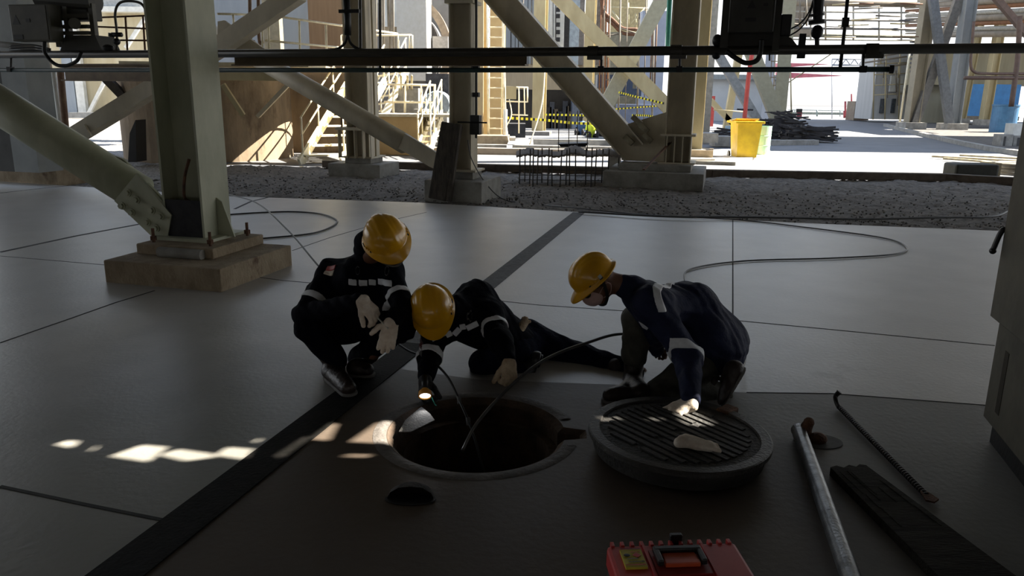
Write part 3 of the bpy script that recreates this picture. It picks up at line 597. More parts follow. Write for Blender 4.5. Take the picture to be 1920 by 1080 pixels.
# ------------------------------------------------------------------ overhead pipes in front of the bay
YP = 6.95
def ppt(x, y, dy=0): return PL(x, y, YP+dy)
t = thing('process_pipe', 'dark brown pipe running overhead across the whole bay', 'pipe', ppt(960, 97))
MB().tube([ppt(-60, 103), ppt(960, 97.5), ppt(2000, 89.5)], .037, 20).build('tube', pipe_paint, t, smooth=True)
for x, y in ((1112, 97), (1268, 95), (1635, 93)):
    q = ppt(x, y); MB().cyl(q-GA*.045, q+GA*.045, .047, 18).build('flange', pipe_paint, t, smooth=False)
    q = ppt(x, y); MB().box(q-UPV*.05+GA*.02, (.13, .06, .03), R=RG).build('bracket', pipe_paint, t)
t = thing('steel_beam', 'brown steel beam under the overhead pipe, between two columns', 'beam', ppt(700, 115, .1))
MB().ibeam(ppt(440, 109.5, .12), ppt(988, 108, .12), .13, .140, .012).build('beam', mat('brown_beam_paint', (.13, .085, .035), (.09, .06, .025), .5, scale=6), t)
t = thing('thin_pipe', 'thin dark green pipe overhead ending in a capped flange', 'pipe', ppt(960, 131))
MB().tube([ppt(-60, 131.5), ppt(960, 131.5), ppt(1672, 130)], .0205, 16).build('tube', pipe_green, t, smooth=True)
q = ppt(1670, 130); MB().cyl(q-GA*.012, q+GA*.02, .032, 16).build('end_cap', steel_dark, t)
for x in (20, 1127, 1274, 1618):
    q = ppt(x, 131); MB().box(q+UPV*.005, (.05, .055, .05), R=RG).tube([q, ppt(x+1, 99)], .011, 8).build('hanger', steel_dark, t)
# hanging rod with ball joint, valve
t = thing('hanging_rod', 'thin dark rod hanging across both overhead pipes', 'rod', ppt(1575, 131))
MB().tube([ppt(1592, -30), ppt(1583, 60), ppt(1575, 131)], .014, 10).build('rod', steel_dark, t, smooth=True)
MB().box(ppt(1585, 42), (.05, .04, .07), R=RG).build('clamp', steel_dark, t)
t = thing('relief_valve', 'dark valve with round bulb standing on the overhead pipe', 'valve', ppt(1532, 88))
MB().tube([ppt(1532, 90), ppt(1532, 72)], .018, 10).build('stem', steel_dark, t)
MB().ball(ppt(1532, 60), .047, 14, (1, 1, 1.15)).build('bulb', steel_dark, t, smooth=True)
MB().cyl(ppt(1532, 45), ppt(1532, 38), .065, 16).cyl(ppt(1532, 30), ppt(1532, 26), .055, 16).build('flange', steel_dark, t)
MB().tube([ppt(1533, 42), ppt(1536, -30)], [.035, .05], 14).build('bonnet', steel_dark, t)
for k in range(2): MB().tube(spline([ppt(1475, 58+k*12), ppt(1500, 44+k*10), ppt(1518, 20+k*8), ppt(1530, -20)]), .006, 8).build('signal_cable', rubber, t, smooth=True)
def ctrl_box(label, x0, x1, y0, y1, depth, dy, tri, m, nm='control_box'):
    c = (ppt(x0, y0, dy)+ppt(x1, y1, dy))/2; wd = (ppt(x1, y1, dy)-ppt(x0, y1, dy)).length; ht = abs(ppt(x0, y0, dy).z-ppt(x0, y1, dy).z)
    t = thing(nm, label, 'control box', c-UPV*ht/2)
    MB().box(c, (wd, depth, ht), R=RG).build('housing', m, t, bevel=.008)
    f = c-GB*(depth/2+.002)
    MB().box(f, (wd*.88, .006, ht*.93), R=RG).build('door', m, t, bevel=.002)
    k = ppt(*tri, dy); s_ = wd*.10; k = f+GA*((k-f).dot(GA))+UPV*(k.z-f.z)-GB*.005
    MB().prism([k-GA*s_-UPV*s_*.8, k+GA*s_-UPV*s_*.8, k+UPV*s_*1.1], GB*.002).build('warning_triangle', black_ink, t)
    k2 = k-UPV*s_*3.2; MB().box(k2, (s_*2.4, .003, s_*.9), R=RG).build('name_plate', black_ink, t)
    MB().box(k+GA*s_*3, (s_, .003, s_*.7), R=RG).build('small_plate', black_ink, t)
    return t
gdk = mat('dark_olive_enclosure', (.085, .080, .060), (.055, .052, .04), .5, scale=5)
gdk2 = mat('dim_enclosure', (.05, .048, .040), (.035, .033, .028), .55, scale=5)
ctrl_box('olive control box with warning triangle above the left brace', 32, 105, 10, 78, .16, -.1, (44, 40), gdk)
ctrl_box('dark control box with warning triangle hanging above the bins', 1368, 1452, -30, 62, .2, -.1, (1409, 12), gdk2)
# actuator assemblies behind the boxes
t = thing('valve_actuator', 'dark valve actuator with hood behind the olive control box', 'actuator', ppt(150, 100, .05))
MB().prism([ppt(x, y, .0) for x, y in ((112, 97), (122, 66), (178, 66), (192, 97))], GB*.26).build('hood', gdk2, t)
MB().box(ppt(150, 22, .15), (.36, .2, .18), R=RG).build('motor_block', gdk2, t, bevel=.01)
MB().cyl(ppt(75, -4, .1), ppt(180, 4, .1), .10, 18).build('motor', gdk2, t)
MB().cyl(ppt(140, 44, -.1), ppt(140, 44, .3), .055, 18).build('gear_case', gdk, t)
for x in (108, 128, 176): MB().box(ppt(x, 48, .05), (.05, .05, .42), R=RG).build('post', gdk, t)
for y in (30, 50, 62): MB().box(ppt(142, y, .02), (.34, .05, .035), R=RG).build('crossbar', gdk, t)
MB().box(ppt(88, 60, -.02), (.12, .1, .2), R=RG).build('terminal_box', black_plastic, t, bevel=.006)
MB().tube(spline([ppt(84, 70, -.1), ppt(84, 98, -.1), ppt(100, 118, -.1), ppt(120, 124, -.1), ppt(143, 115, -.1), ppt(152, 98, -.1)]), .018, 10).build('flexible_conduit', rubber, t, smooth=True)
for k in range(3): MB().tube(spline([ppt(18, 86+k*5, 0), ppt(60, 84+k*5, 0), ppt(95, 92+k*3, 0)]), .008, 8).build('cable', rubber, t, smooth=True)
t = thing('drain_valve', 'small valve with tall hooked vent pipe left of the near column', 'valve', ppt(219, 97))
MB().tube(spline([ppt(219, 95), ppt(219, 60), ppt(216, 25), ppt(224, 6), ppt(245, 2), ppt(266, 8), ppt(276, 30), ppt(281, 70), ppt(283, 95)], 8), .0125, 10).build('vent_pipe', pipe_paint, t, smooth=True)
MB().ball(ppt(219, 78), .035).cyl(ppt(210, 65), ppt(228, 65), .022, 12).build('valve_body', steel_dark, t, smooth=True)
MB().cyl(ppt(209, 62), ppt(209, 69), .03, 12).build('handwheel', steel_dark, t)
MB().ball(ppt(203, 90), .045, 12, (1.3, 1, .8)).build('flange', steel_dark, t, smooth=True)
t = thing('valve_actuator', 'dark valve hood and fittings under the hanging control box', 'actuator', ppt(1420, 95, .05))
MB().prism([ppt(x, y, -.02) for x, y in ((1352, 92), (1360, 62), (1456, 58), (1485, 72), (1500, 92))], GB*.2).build('hood', gdk2, t)
MB().box(ppt(1361, 30, .0), (.06, .2, .5), R=RG).build('side_frame', gdk2, t)
MB().box(ppt(1459, 20, .0), (.05, .2, .62), R=RG).build('side_frame', gdk2, t)
MB().box(ppt(1473, 48, .0), (.08, .12, .16), R=RG).build('solenoid', black_plastic, t, bevel=.008)
MB().ball(ppt(1345, 76), .042, 12, (1, 1, 1.2)).build('fitting', steel_dark, t, smooth=True)
MB().ball(ppt(1343, 103), .036, 12).build('drain_plug', steel_dark, t, smooth=True)
MB().box(ppt(1504, 76), (.05, .07, .10), R=RG).build('clamp', steel_dark, t)
MB().box(ppt(1502, 102), (.06, .06, .06), R=RG).build('clamp_foot', steel_dark, t)
MB().tube(spline([ppt(1362, 96, -.1), ppt(1378, 108, -.1), ppt(1398, 118, -.1), ppt(1418, 114, -.1), ppt(1426, 98, -.1), ppt(1428, 74, -.12)]), .020, 10).build('flexible_conduit', rubber, t, smooth=True)
MB().tube([ppt(1443, 98, -.05), ppt(1443, 114, -.05)], .007, 8).build('pin', steel_dark, t)
t = thing('cable_drop', 'black cable bundle splitting above the brown beam', 'cable bundle', ppt(652, 90))
MB().tube([ppt(648, -30), ppt(652, 40), ppt(652, 66)], .032, 12).build('bundle', rubber, t, smooth=True)
for sx in (-1, 1): MB().tube(spline([ppt(652, 60), ppt(652+sx*5, 80), ppt(652+sx*18, 91), ppt(652+sx*34, 94)]), .013, 8).build('cable', rubber, t, smooth=True)
MB().box(ppt(655, 21, -.03), (.2, .03, .03), R=RG).build('clip', steel_dark, t)
tag(MB().tube([ppt(675, -30, .2), ppt(676, 90, .2)], .016, 8).build('drop_pipe', pipe_paint), 'thin dark drop pipe right of the split cable bundle', 'pipe')
tag(MB().tube([ppt(712, -30, .2), ppt(713, 95, .2), ppt(713, 131, .1)], .013, 8).build('drop_pipe', pipe_paint), 'thin dark drop pipe left of the white tower', 'pipe')
t = thing('steel_beam', 'brown steel beam left of the near column behind the thin pipe', 'beam', PL(200, 145, 10))
MB().ibeam(PL(122, 136, 10.4), PL(300, 136, 10.4), .2, .25, .02).build('beam', mat('dull_tan_beam', (.24, .18, .11), (.16, .11, .07), .6, scale=4), t)
# ------------------------------------------------------------------ signed-distance modelling of bodies and clothing
class Field:
    def __init__(s, res, lo, hi):
        s.res = res; s.lo = np.array(lo, float); s.n = np.ceil((np.array(hi)-s.lo)/res).astype(int)+1
        s.D = np.full(s.n, 9.0, np.float32); s.ax = [s.lo[i]+np.arange(s.n[i])*res for i in range(3)]
    def sub(s, lo, hi, pad):
        a = np.clip(np.floor((np.array(lo)-pad-s.lo)/s.res).astype(int), 0, s.n); b = np.clip(np.ceil((np.array(hi)+pad-s.lo)/s.res).astype(int)+1, 0, s.n)
        sl = tuple(slice(a[i], b[i]) for i in range(3)); P = np.stack(np.meshgrid(*[s.ax[i][sl[i]] for i in range(3)], indexing='ij'), -1)
        return sl, P
    def put(s, prim, k=.02, op='u'):
        fn, lo, hi = prim; sl, P = s.sub(lo, hi, k+3*s.res)
        if P.size == 0: return s
        d = fn(P).astype(np.float32); D = s.D[sl]
        if op == 'u':
            if k > 0: h = np.maximum(k-np.abs(D-d), 0)/k; s.D[sl] = np.minimum(D, d)-h*h*k*.25
            else: s.D[sl] = np.minimum(D, d)
        elif op == 's': s.D[sl] = np.maximum(D, -d)
        return s
    def mesh(s):
        D = s.D; D = np.where(np.abs(D) < 1e-7, 1e-7, D); n = D.shape; ins = D < 0
        c = [ins[i:n[0]-1+i, j:n[1]-1+j, k:n[2]-1+k] for i in (0, 1) for j in (0, 1) for k in (0, 1)]
        cnt = sum(x.astype(np.int8) for x in c); act = (cnt > 0) & (cnt < 8); I = np.argwhere(act)
        if len(I) == 0: return np.zeros((0, 3)), np.zeros((0, 4), int)
        idx = np.full(act.shape, -1, int); idx[act] = np.arange(len(I)); acc = np.zeros((len(I), 3)); w_ = np.zeros(len(I))
        cor = [(i, j, k) for i in (0, 1) for j in (0, 1) for k in (0, 1)]
        for a in cor:
            for ax in range(3):
                if a[ax]: continue
                b = list(a); b[ax] = 1; da = D[I[:, 0]+a[0], I[:, 1]+a[1], I[:, 2]+a[2]]; db = D[I[:, 0]+b[0], I[:, 1]+b[1], I[:, 2]+b[2]]
                m = (da < 0) != (db < 0); t = np.where(m, da/np.where(m, da-db, 1), 0); p = np.tile(np.array(a, float), (len(I), 1)); p[:, ax] += t
                acc += p*m[:, None]; w_ += m
        vs = s.lo+(I+acc/w_[:, None])*s.res; F_ = []
        for ax in range(3):
            u, v = (ax+1) % 3, (ax+2) % 3
            s0 = [slice(None)]*3; s1 = [slice(None)]*3; s0[ax] = slice(0, -1); s1[ax] = slice(1, None)
            e = ins[tuple(s0)] != ins[tuple(s1)]; E = np.argwhere(e); E = E[(E[:, u] > 0) & (E[:, v] > 0) & (E[:, u] < n[u]-1) & (E[:, v] < n[v]-1)]
            if len(E) == 0: continue
            q = []
            for (du, dv) in ((-1, -1), (0, -1), (0, 0), (-1, 0)):
                c_ = E.copy(); c_[:, u] += du; c_[:, v] += dv; q.append(idx[c_[:, 0], c_[:, 1], c_[:, 2]])
            Q = np.stack(q, 1); fl = ins[E[:, 0], E[:, 1], E[:, 2]]; Q[~fl] = Q[~fl][:, ::-1]; F_.append(Q)
        return vs, np.concatenate(F_)
def _b(ps, r): ps = np.array(ps); return ps.min(0)-r, ps.max(0)+r
def cap(a, b, ra, rb=None, flat=None, fk=1.0):
    a = np.array(a, float); b = np.array(b, float); rb = ra if rb is None else rb; ba = b-a; L = max(ba@ba, 1e-9); nf = None if flat is None else np.array(Vector(flat).normalized())
    def fn(P):
        pa = P-a; h = np.clip(pa@ba/L, 0, 1); v = pa-h[..., None]*ba
        if nf is not None: v = v+nf*((v@nf)*(fk-1))[..., None]
        return np.linalg.norm(v, axis=-1)-(ra+(rb-ra)*h)
    lo, hi = _b([a, b], max(ra, rb)); return fn, lo, hi
def ell(c, r, R=None):
    c = np.array(c, float); r = np.array(r, float); M = np.eye(3) if R is None else np.array(R)
    def fn(P):
        q = (P-c)@M; k0 = np.linalg.norm(q/r, axis=-1); k1 = np.linalg.norm(q/(r*r), axis=-1)+1e-9; return k0*(k0-1)/k1
    return fn, c-r.max(), c+r.max()
def rbox(c, h, R=None, rd=.01):
    c = np.array(c, float); h = np.array(h, float)-rd; M = np.eye(3) if R is None else np.array(R)
    def fn(P):
        q = np.abs((P-c)@M)-h; return np.linalg.norm(np.maximum(q, 0), axis=-1)+np.minimum(q.max(-1), 0)-rd
    e = np.linalg.norm(h)+rd; return fn, c-e, c+e
def slab(a, b, R_=.3):      # region between two planes through a and b, used to cut bands out of cloth
    a = np.array(a, float); b = np.array(b, float); d = b-a; L = np.linalg.norm(d); d = d/L
    def fn(P): t = (P-a)@d; return np.maximum(-t, t-L)
    return fn
def bounds(prims, pad=.03):
    return np.min([p[1] for p in prims], 0)-pad, np.max([p[2] for p in prims], 0)+pad
def sdf(prims, res, fold=0.0, ks=None, cut=None, fscale=1.0):
    lo, hi = bounds(prims); f = Field(res, lo, hi)
    for i, p in enumerate(prims): f.put(p[:3], p[3] if len(p) > 3 else .03)
    P = np.stack(np.meshgrid(*f.ax, indexing='ij'), -1)
    if fold:
        x, y, z = P[..., 0]*fscale, P[..., 1]*fscale, P[..., 2]*fscale
        n_ = np.sin(34*x+17*z+3*np.sin(21*y+9*x))*np.cos(27*z-19*y+2*np.sin(15*x+11*z))+.6*np.sin(61*z+43*x-31*y+2*np.sin(25*z))
        f.D = (f.D+fold*n_.astype(np.float32)*np.clip(1, 0, 1)).astype(np.float32)
    if cut is not None:
        for c in cut: f.D = np.maximum(f.D, c(P)).astype(np.float32)
    return f, P
def sobj(name, prims, res, m, parent, fold=0.0, cut=None, fscale=1.0):
    f, _ = sdf(prims, res, fold, cut=cut, fscale=fscale); vs, fs = f.mesh(); return mkobj(name, vs, fs, m, parent, smooth=True)
def patch(name, prims, res, region, m, parent, lift=.004, fold=0.0, box=None, fscale=1.0):
    """a thin piece lying on the surface of prims, limited by region(P) < 0"""
    lo, hi = box; f = Field(res, lo, hi)
    for p in prims:
        if np.all(p[2]+.05 > lo) and np.all(p[1]-.05 < hi): f.put(p[:3], p[3] if len(p) > 3 else .03)
    P = np.stack(np.meshgrid(*f.ax, indexing='ij'), -1)
    if fold:
        x, y, z = P[..., 0]*fscale, P[..., 1]*fscale, P[..., 2]*fscale
        n_ = np.sin(34*x+17*z+3*np.sin(21*y+9*x))*np.cos(27*z-19*y+2*np.sin(15*x+11*z))+.6*np.sin(61*z+43*x-31*y+2*np.sin(25*z)); f.D = (f.D+fold*n_).astype(np.float32)
    D = np.maximum(f.D-lift, region(P)); D = np.maximum(D, -(f.D+.006)); f.D = D.astype(np.float32); vs, fs = f.mesh()
    if len(vs) == 0: print('EMPTY PATCH', name, lo, hi); return None
    return mkobj(name, vs, fs, m, parent, smooth=True)
# ------------------------------------------------------------------ people
def vv(x): return Vector(x)
def ortho(fw, up):
    up = Vector(up).normalized(); fw = Vector(fw); fw = (fw-up*fw.dot(up)).normalized(); rt = fw.cross(up).normalized()
    return fw, up, rt
def helmet(root, o, fw, up, rt, strap=None, rear_strap=False):
    RH = Matrix((rt, fw, up)).transposed()
    def W(x, y, z): return o+rt*x+fw*y+up*z
    NU, NV = 72, 22; vs = []; fs = []
    rows = [('lip', 1.13, -.004), ('lip', 1.13, .003), ('lip', 1.0, .010)]
    for kind, s_, z in rows:
        for k in range(NU):
            a = 2*math.pi*k/NU; cx, cy = math.sin(a), math.cos(a); fb = max(0, cy)**2.2
            ex = .038*fb*(1 if s_ > 1.05 else 0); r_x = .117*(s_ if s_ > 1.05 else 1.02); r_y = .129*(s_ if s_ > 1.05 else 1.02)
            vs.append(W(cx*r_x*(1+.10*fb*(s_ > 1.05)), cy*(r_y+ex), z-(.016*fb if s_ > 1.05 else 0)))
    for j in range(1, NV+1):
        t = j/NV*math.pi/2*.985
        for k in range(NU):
            a = 2*math.pi*k/NU; cx, cy = math.sin(a), math.cos(a); rr = math.cos(t)**.80
            x, y, z = cx*.118*rr, cy*.129*rr, .010+.126*math.sin(t)**.95
            b = 0
            if z > .03:
                g_ = .5+.5*math.tanh((.030+.012*(y/.13)-abs(x))/.004); b += .0055*g_*min(1, (z-.03)/.03)
                b -= .0022*math.exp(-((abs(x)-.062-.15*(.135-z))/.006)**2)*(1 if y > -.09 else .5)
            if .012 < z < .04 and abs(abs(a/math.pi-1)-.5) < .07: b += .005
            nrm = Vector((x/.113**2, y/.137**2, max(z-.01, 0)/.126**2)).normalized(); q = Vector((x, y, z))+nrm*b
            vs.append(W(q.x, q.y, q.z))
    R_ = 3+NV
    for j in range(R_-1):
        for k in range(NU): fs.append((j*NU+k, j*NU+(k+1) % NU, (j+1)*NU+(k+1) % NU, (j+1)*NU+k))
    fs.append(tuple((R_-1)*NU+k for k in range(NU))); fs = [tuple(reversed(f)) for f in fs]
    h = mkobj('hard_hat', vs, fs, helmet_m, root, smooth=True)
    sm = h.modifiers.new('solid', 'SOLIDIFY'); sm.thickness = .003; sm.offset = -1
    for sx in (-1, 1):
        MB().box(W(sx*.1225, -.012, .020), (.006, .022, .014), R=RH).build('side_slot', black_plastic, h); MB().box(W(sx*.111, .060, .022), (.006, .012, .005), R=RH).build('side_slot', black_plastic, h)
        MB().box(W(sx*.121, .022, .026), (.007, .012, .014), R=RH).build('side_lug', helmet_m, h, bevel=.002); MB().box(W(sx*.116, .040, .024), (.007, .008, .010), R=RH).build('side_lug', helmet_m, h, bevel=.002)
    prof = [(.098, -.012), (.098, .008)]
    mb = MB(); n = 48; vv_ = [W(math.sin(2*math.pi*k/n)*.090, math.cos(2*math.pi*k/n)*.112, z) for z in (-.018, .008) for k in range(n)]
    mb.add(vv_, [(k, (k+1) % n, n+(k+1) % n, n+k) for k in range(n)]).build('sweat_band', black_plastic, h)
    return h, W
def head_prims(W, s=1.0):
    L = []
    def e(c, r, k=.02): L.append((*ell(W(*c), [x*s for x in r], Matrix((W.rt, W.fw, W.up)).transposed()), k))
    def c_(a, b, ra, rb, k=.012): L.append((*cap(W(*a), W(*b), ra*s, rb*s), k))
    e((0, -.012, .02), (.074, .095, .092)); e((0, .022, -.055), (.060, .074, .078)); e((0, .048, -.108), (.038, .038, .028), .03)
    c_((0, .096, -.030), (0, .116, -.062), .008, .014); c_((-.03, .090, -.012), (.03, .090, -.012), .010, .010)
    c_((-.018, .092, -.088), (.018, .092, -.088), .008, .008); c_((-.012, .088, -.100), (.012, .088, -.100), .007, .007)
    for sx in (-1, 1): e((sx*.078, -.012, -.045), (.010, .020, .032), .006)
    return L
class WF:
    def __init__(s, o, fw, up, rt): s.o, s.fw, s.up, s.rt = o, fw, up, rt
    def __call__(s, x, y, z): return s.o+s.rt*x+s.fw*y+s.up*z
def hand_prims(wr, d, n, sd, curl, sc=1.0, grow=0.0, spread=.10, thumb=(.55, .8, .25), tcurl=.4):
    d = vv(d).normalized(); n = vv(n); n = (n-d*n.dot(d)).normalized(); sd = vv(sd); sd = (sd-d*sd.dot(d)-n*sd.dot(n)).normalized(); L = []
    for i, u in enumerate((.030, .010, -.010, -.029)):
        kn = wr+d*(.086-.004*abs(i-1))*sc+sd*u*sc
        L.append((*cap(wr+sd*u*.6*sc+d*.01, kn, .016*sc+grow, .0125*sc+grow, n, 1.0), .012))
        ln = (.072, .080, .075, .058)[i]*sc; th = 0; p = kn; c = curl[i]; dd0 = (d+sd*spread*(u/.03)).normalized()
        for k, fr in enumerate((.46, .30, .24)):
            th += c*(1, 1.15, .8)[k]; dr = dd0*math.cos(th)+n*math.sin(th); q = p+dr*ln*fr
            L.append((*cap(p, q, (.0098, .0090, .0082)[k]*sc+grow, (.0090, .0082, .0072)[k]*sc+grow), .003)); p = q
    p = wr+d*.022*sc+sd*.024*sc+n*.006; a, b, c = thumb; dr = (d*a+sd*b+n*c).normalized(); q = p+dr*.042*sc
    L.append((*cap(p, q, .014*sc+grow, .0115*sc+grow), .012)); dr2 = (dr+d*tcurl+n*tcurl*.6-sd*tcurl*.4).normalized(); r_ = q+dr2*.032*sc
    L.append((*cap(q, r_, .0112*sc+grow, .010*sc+grow), .004)); t_ = r_+(dr2+n*.2).normalized()*.024*sc; L.append((*cap(r_, t_, .010*sc+grow, .0085*sc+grow), .004))
    L.append((*ell(wr+d*.045*sc, (.036*sc+grow,)*3), .02)) if False else None
    return [x for x in L if x]
def wb(P_, r): return (np.array(P_)-r, np.array(P_)+r)
def band(root, nm, prims, a, b, t0, t1, m, fold, r=.10, lift=.004):
    a, b = vv(a), vv(b); p, q = a.lerp(b, t0), a.lerp(b, t1); c = (p+q)/2
    return patch(nm, prims, .0045, slab(p, q), m, root, lift, fold, wb(c, r))
def boot(root, an, toe, heel, up, mt=None, high=.16, grow=1.0, shin=None):
    an, toe, heel, up = vv(an), vv(toe), vv(heel), vv(up).normalized(); d = (toe-heel).normalized(); sd = d.cross(up)
    shin = vv(shin) if shin is not None else an+up*high
    P_ = [(*cap(heel+up*.055+d*.035, an, .042*grow, .046*grow), .03), (*cap(an, shin, .046*grow, .054*grow), .03),
          (*cap(heel+up*.045+d*.03, toe+up*.040-d*.045, .040, .040, sd, .92), .03), (*cap(an-up*.01, toe+up*.045-d*.09, .040, .036), .03)]
    def cutf(P): return -((P-np.array(heel+up*.014))@np.array(up))
    o = sobj('boot', P_, .006, mt or boot_m, root, fold=.0012, cut=[cutf])
    S_ = [(*cap(heel+d*.036+up*.012, toe-d*.045+up*.012, .044, .048), .0)]
    def c1(P): return ((P-np.array(heel+up*.020))@np.array(up))
    def c2(P): return -((P-np.array(heel+up*.0005))@np.array(up))
    sobj('sole', S_, .005, sole_m if mt is None else rubber, o, cut=[c1, c2]); return o
FOLD = .0045
def torso(pv, ch, nk, n, k=1.0, extra=()):
    pv, ch, nk = vv(pv), vv(ch), vv(nk); mid = pv.lerp(ch, .5)
    return [(*cap(pv, mid, .150*k, .150*k, n, 1.22), .06), (*cap(mid, ch, .150*k, .165*k, n, 1.25), .06), (*cap(ch, ch.lerp(nk, .6), .120*k, .075*k, n, 1.1), .05)]+list(extra)
# ---- A: squatting at the left -------------------------------------------------------------
def person_left():
    t = thing('person', 'person squatting left of the manhole in navy coverall and yellow helmet, both hands gloved', 'person', G(645, 728))
    hipL, hipR = V(628, 612, 4.60), V(672, 604, 4.62); pv = (hipL+hipR)/2+UPV*.03
    knL, knR = V(580, 612, 4.20), V(752, 612, 4.12); anL, anR = V(630, 690, 4.22), V(672, 684, 4.46)
    shL, shR = V(622, 512, 4.42), V(728, 508, 4.30); ch = (shL+shR)/2-UPV*.07; nk = V(690, 462, 4.30)
    elL, elR = V(572, 590, 4.16), V(757, 580, 4.08); wrL, wrR = V(678, 564, 3.96), V(735, 602, 3.92)
    n = Vector((.35, -.8, -.3)).normalized()
    ho = V(724, 448, 4.12); fw, up, rt = ortho((.50, -.62, -.62), (-.12, -.62, .78)); W = WF(ho, fw, up, rt)
    jk = torso(pv, ch, nk, n)+[(*cap(pv, V(722, 560, 4.28), .13, .10), .06), (*cap(V(600, 560, 4.35), V(600, 620, 4.3), .10, .10), .06), (*cap(shL, shR, .082, .082), .05), (*cap(shL, elL, .076, .066), .04), (*cap(elL, wrL-(wrL-elL).normalized()*.03, .064, .046), .03), (*cap(shR, elR, .076, .064), .04), (*cap(elR, wrR-(wrR-elR).normalized()*.015, .062, .048), .03),
          (*cap(nk, nk+UPV*.02, .078), .03)]
    tr = [(*ell(pv, (.17, .16, .15)), .04), (*cap(hipL, knL, .105, .082), .04), (*cap(hipR, knR, .105, .080), .04), (*cap(knL, anL+UPV*.05, .080, .068), .04), (*cap(knR, anR+UPV*.05, .078, .064), .04)]
    hd = head_prims(W); bd = [(x[0], x[1], x[2], x[3]) for x in hd]
    bd += torso(pv, ch, nk, n, .85)+[(*cap(W(0, -.03, -.07), nk-UPV*.05, .056, .062), .03), (*cap(shL, elL, .055, .045), .04), (*cap(elL, wrL, .044, .030), .02), (*cap(shR, elR, .055, .045), .04), (*cap(elR, wrR, .044, .030), .02), (*cap(shL, shR, .06), .04),
          (*cap(hipL, knL, .085, .06), .04), (*cap(hipR, knR, .085, .06), .04), (*cap(knL, anL, .058, .042), .03), (*cap(knR, anR, .058, .042), .03)]
    hL = dict(wr=wrL, d=V(712, 600, 3.93)-wrL, n=Vector((-.35, .5, -.8)), sd=Vector((-.5, .1, -.8)), curl=(.55, .6, .62, .65), spread=.05, thumb=(.75, .45, .5))
    hR = dict(wr=wrR, d=V(722, 655, 3.88)-wrR, n=Vector((0, .9, -.2)), sd=Vector((-1, 0, 0)), curl=(.14, .12, .14, .2), thumb=(.55, .85, .1))
    bd += hand_prims(sc=.95, **hL)+hand_prims(sc=.95, **hR)
    body = sobj('body', bd, .0065, skin, t)
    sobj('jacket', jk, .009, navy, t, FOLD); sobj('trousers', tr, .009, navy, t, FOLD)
    for h_, w0, el in ((hL, wrL, elL), (hR, wrR, elR)):
        ax = (w0-el).normalized(); P_ = hand_prims(sc=1.06, grow=.0035, **h_)+[(*cap(w0-ax*.035, w0+ax*.02, .039, .030), .015)]
        g_ = sobj('glove', P_, .0035, glove_m, t, .0006, fscale=2.5); g_['label'] = 'grubby white cotton glove'
    boot(t, anL, G(660, 745), G(616, 708), UPV, shin=anL.lerp(knL, .35)); boot(t, anR, G(703, 706), G(655, 704), UPV, shin=anR.lerp(knR, .3))
    helmet(t, ho, fw, up, rt)
    MB().tube(spline([W(-.10, -.06, .0), W(-.105, -.09, -.06), W(-.07, -.10, -.14), W(-.05, -.06, -.17)]), .005, 8).build('chin_strap', strap_m, t, smooth=True)
    MB().tube(spline([W(-.108, -.02, .01), W(-.09, .03, -.08), W(-.03, .07, -.145), W(.03, .07, -.145), W(.09, .03, -.08), W(.108, -.02, .01)]), .005, 8).build('chin_strap', strap_m, t, smooth=True)
    # reflective bands and flag
    c = V(688, 532, 4.10)
    cb_ = V(690, 533, 4.20); ax = (ch-pv).normalized(); side = ax.cross(n).normalized()
    def chest(x0, x1, yc, dy=.018):
        a_ = V((x0+x1)/2, yc, 4.15)
        def rg(P): q = P-np.array(a_); return np.maximum(np.abs(q@np.array([0.06, .15, .98]))-dy, np.maximum(np.abs(P[..., 0]*F/P[..., 1]-((x0+x1)/2-CX-2))-(x1-x0)/2*1.02, P[..., 1]-4.42)*.003)
        lo = np.array([a_.x-.25, 3.8, a_.z-.15]); hi = np.array([a_.x+.25, 4.5, a_.z+.15]); return rg, (lo, hi)
    for (x0, x1, yc) in ((646, 662, 531), (666, 683, 533), (685, 699, 532), (703, 730, 530)):
        rg, bx = chest(x0, x1, yc); patch('reflective_band', jk, .0045, rg, reflect, t, .004, FOLD, bx)
    band(t, 'reflective_band', jk, shL, elL, .62, .74, reflect, FOLD)
    band(t, 'reflective_band', jk, shR, elR, .60, .71, reflect, FOLD)
    fc = V(619, 510, 4.33); dn = (elL-shL).normalized(); tv = dn.cross(Vector((-.2, -1, 0))).normalized()
    for k, (mm) in enumerate((red_paint, glove_m)):
        cc_ = fc+dn*(-.014+.028*k)
        def rg(P, cc_=cc_): q = P-np.array(cc_); return np.maximum(np.maximum(np.abs(q@np.array(dn))-.0135, np.abs(q@np.array(tv))-.030), q[..., 1]-.10)
        patch('flag_patch', jk, .004, rg, mm, t, .005, FOLD, wb(cc_, .11))
    for (x, y) in ((668, 510), (725, 508)):
        e_ = V(x, y, 4.2)
        def rg(P, e_=e_): q = P-np.array(e_); r_ = np.sqrt((q[..., 0]/.5)**2+q[..., 2]**2); return np.maximum(np.maximum(np.abs(r_-.022)-.0025, np.abs(q[..., 0])-.03), q[..., 1]-.12)
        patch('chest_emblem', jk, .003, rg, strap_m, t, .004, FOLD, wb(e_, .16))
    pen = thing('marker_stick', 'small pale stick held in the left worker fingers', 'stick', V(718, 607, 3.90)); MB().tube([V(708, 596, 3.93), V(728, 616, 3.88)], .004, 8).build('stick', white_paint, pen)
    return t
person_left()
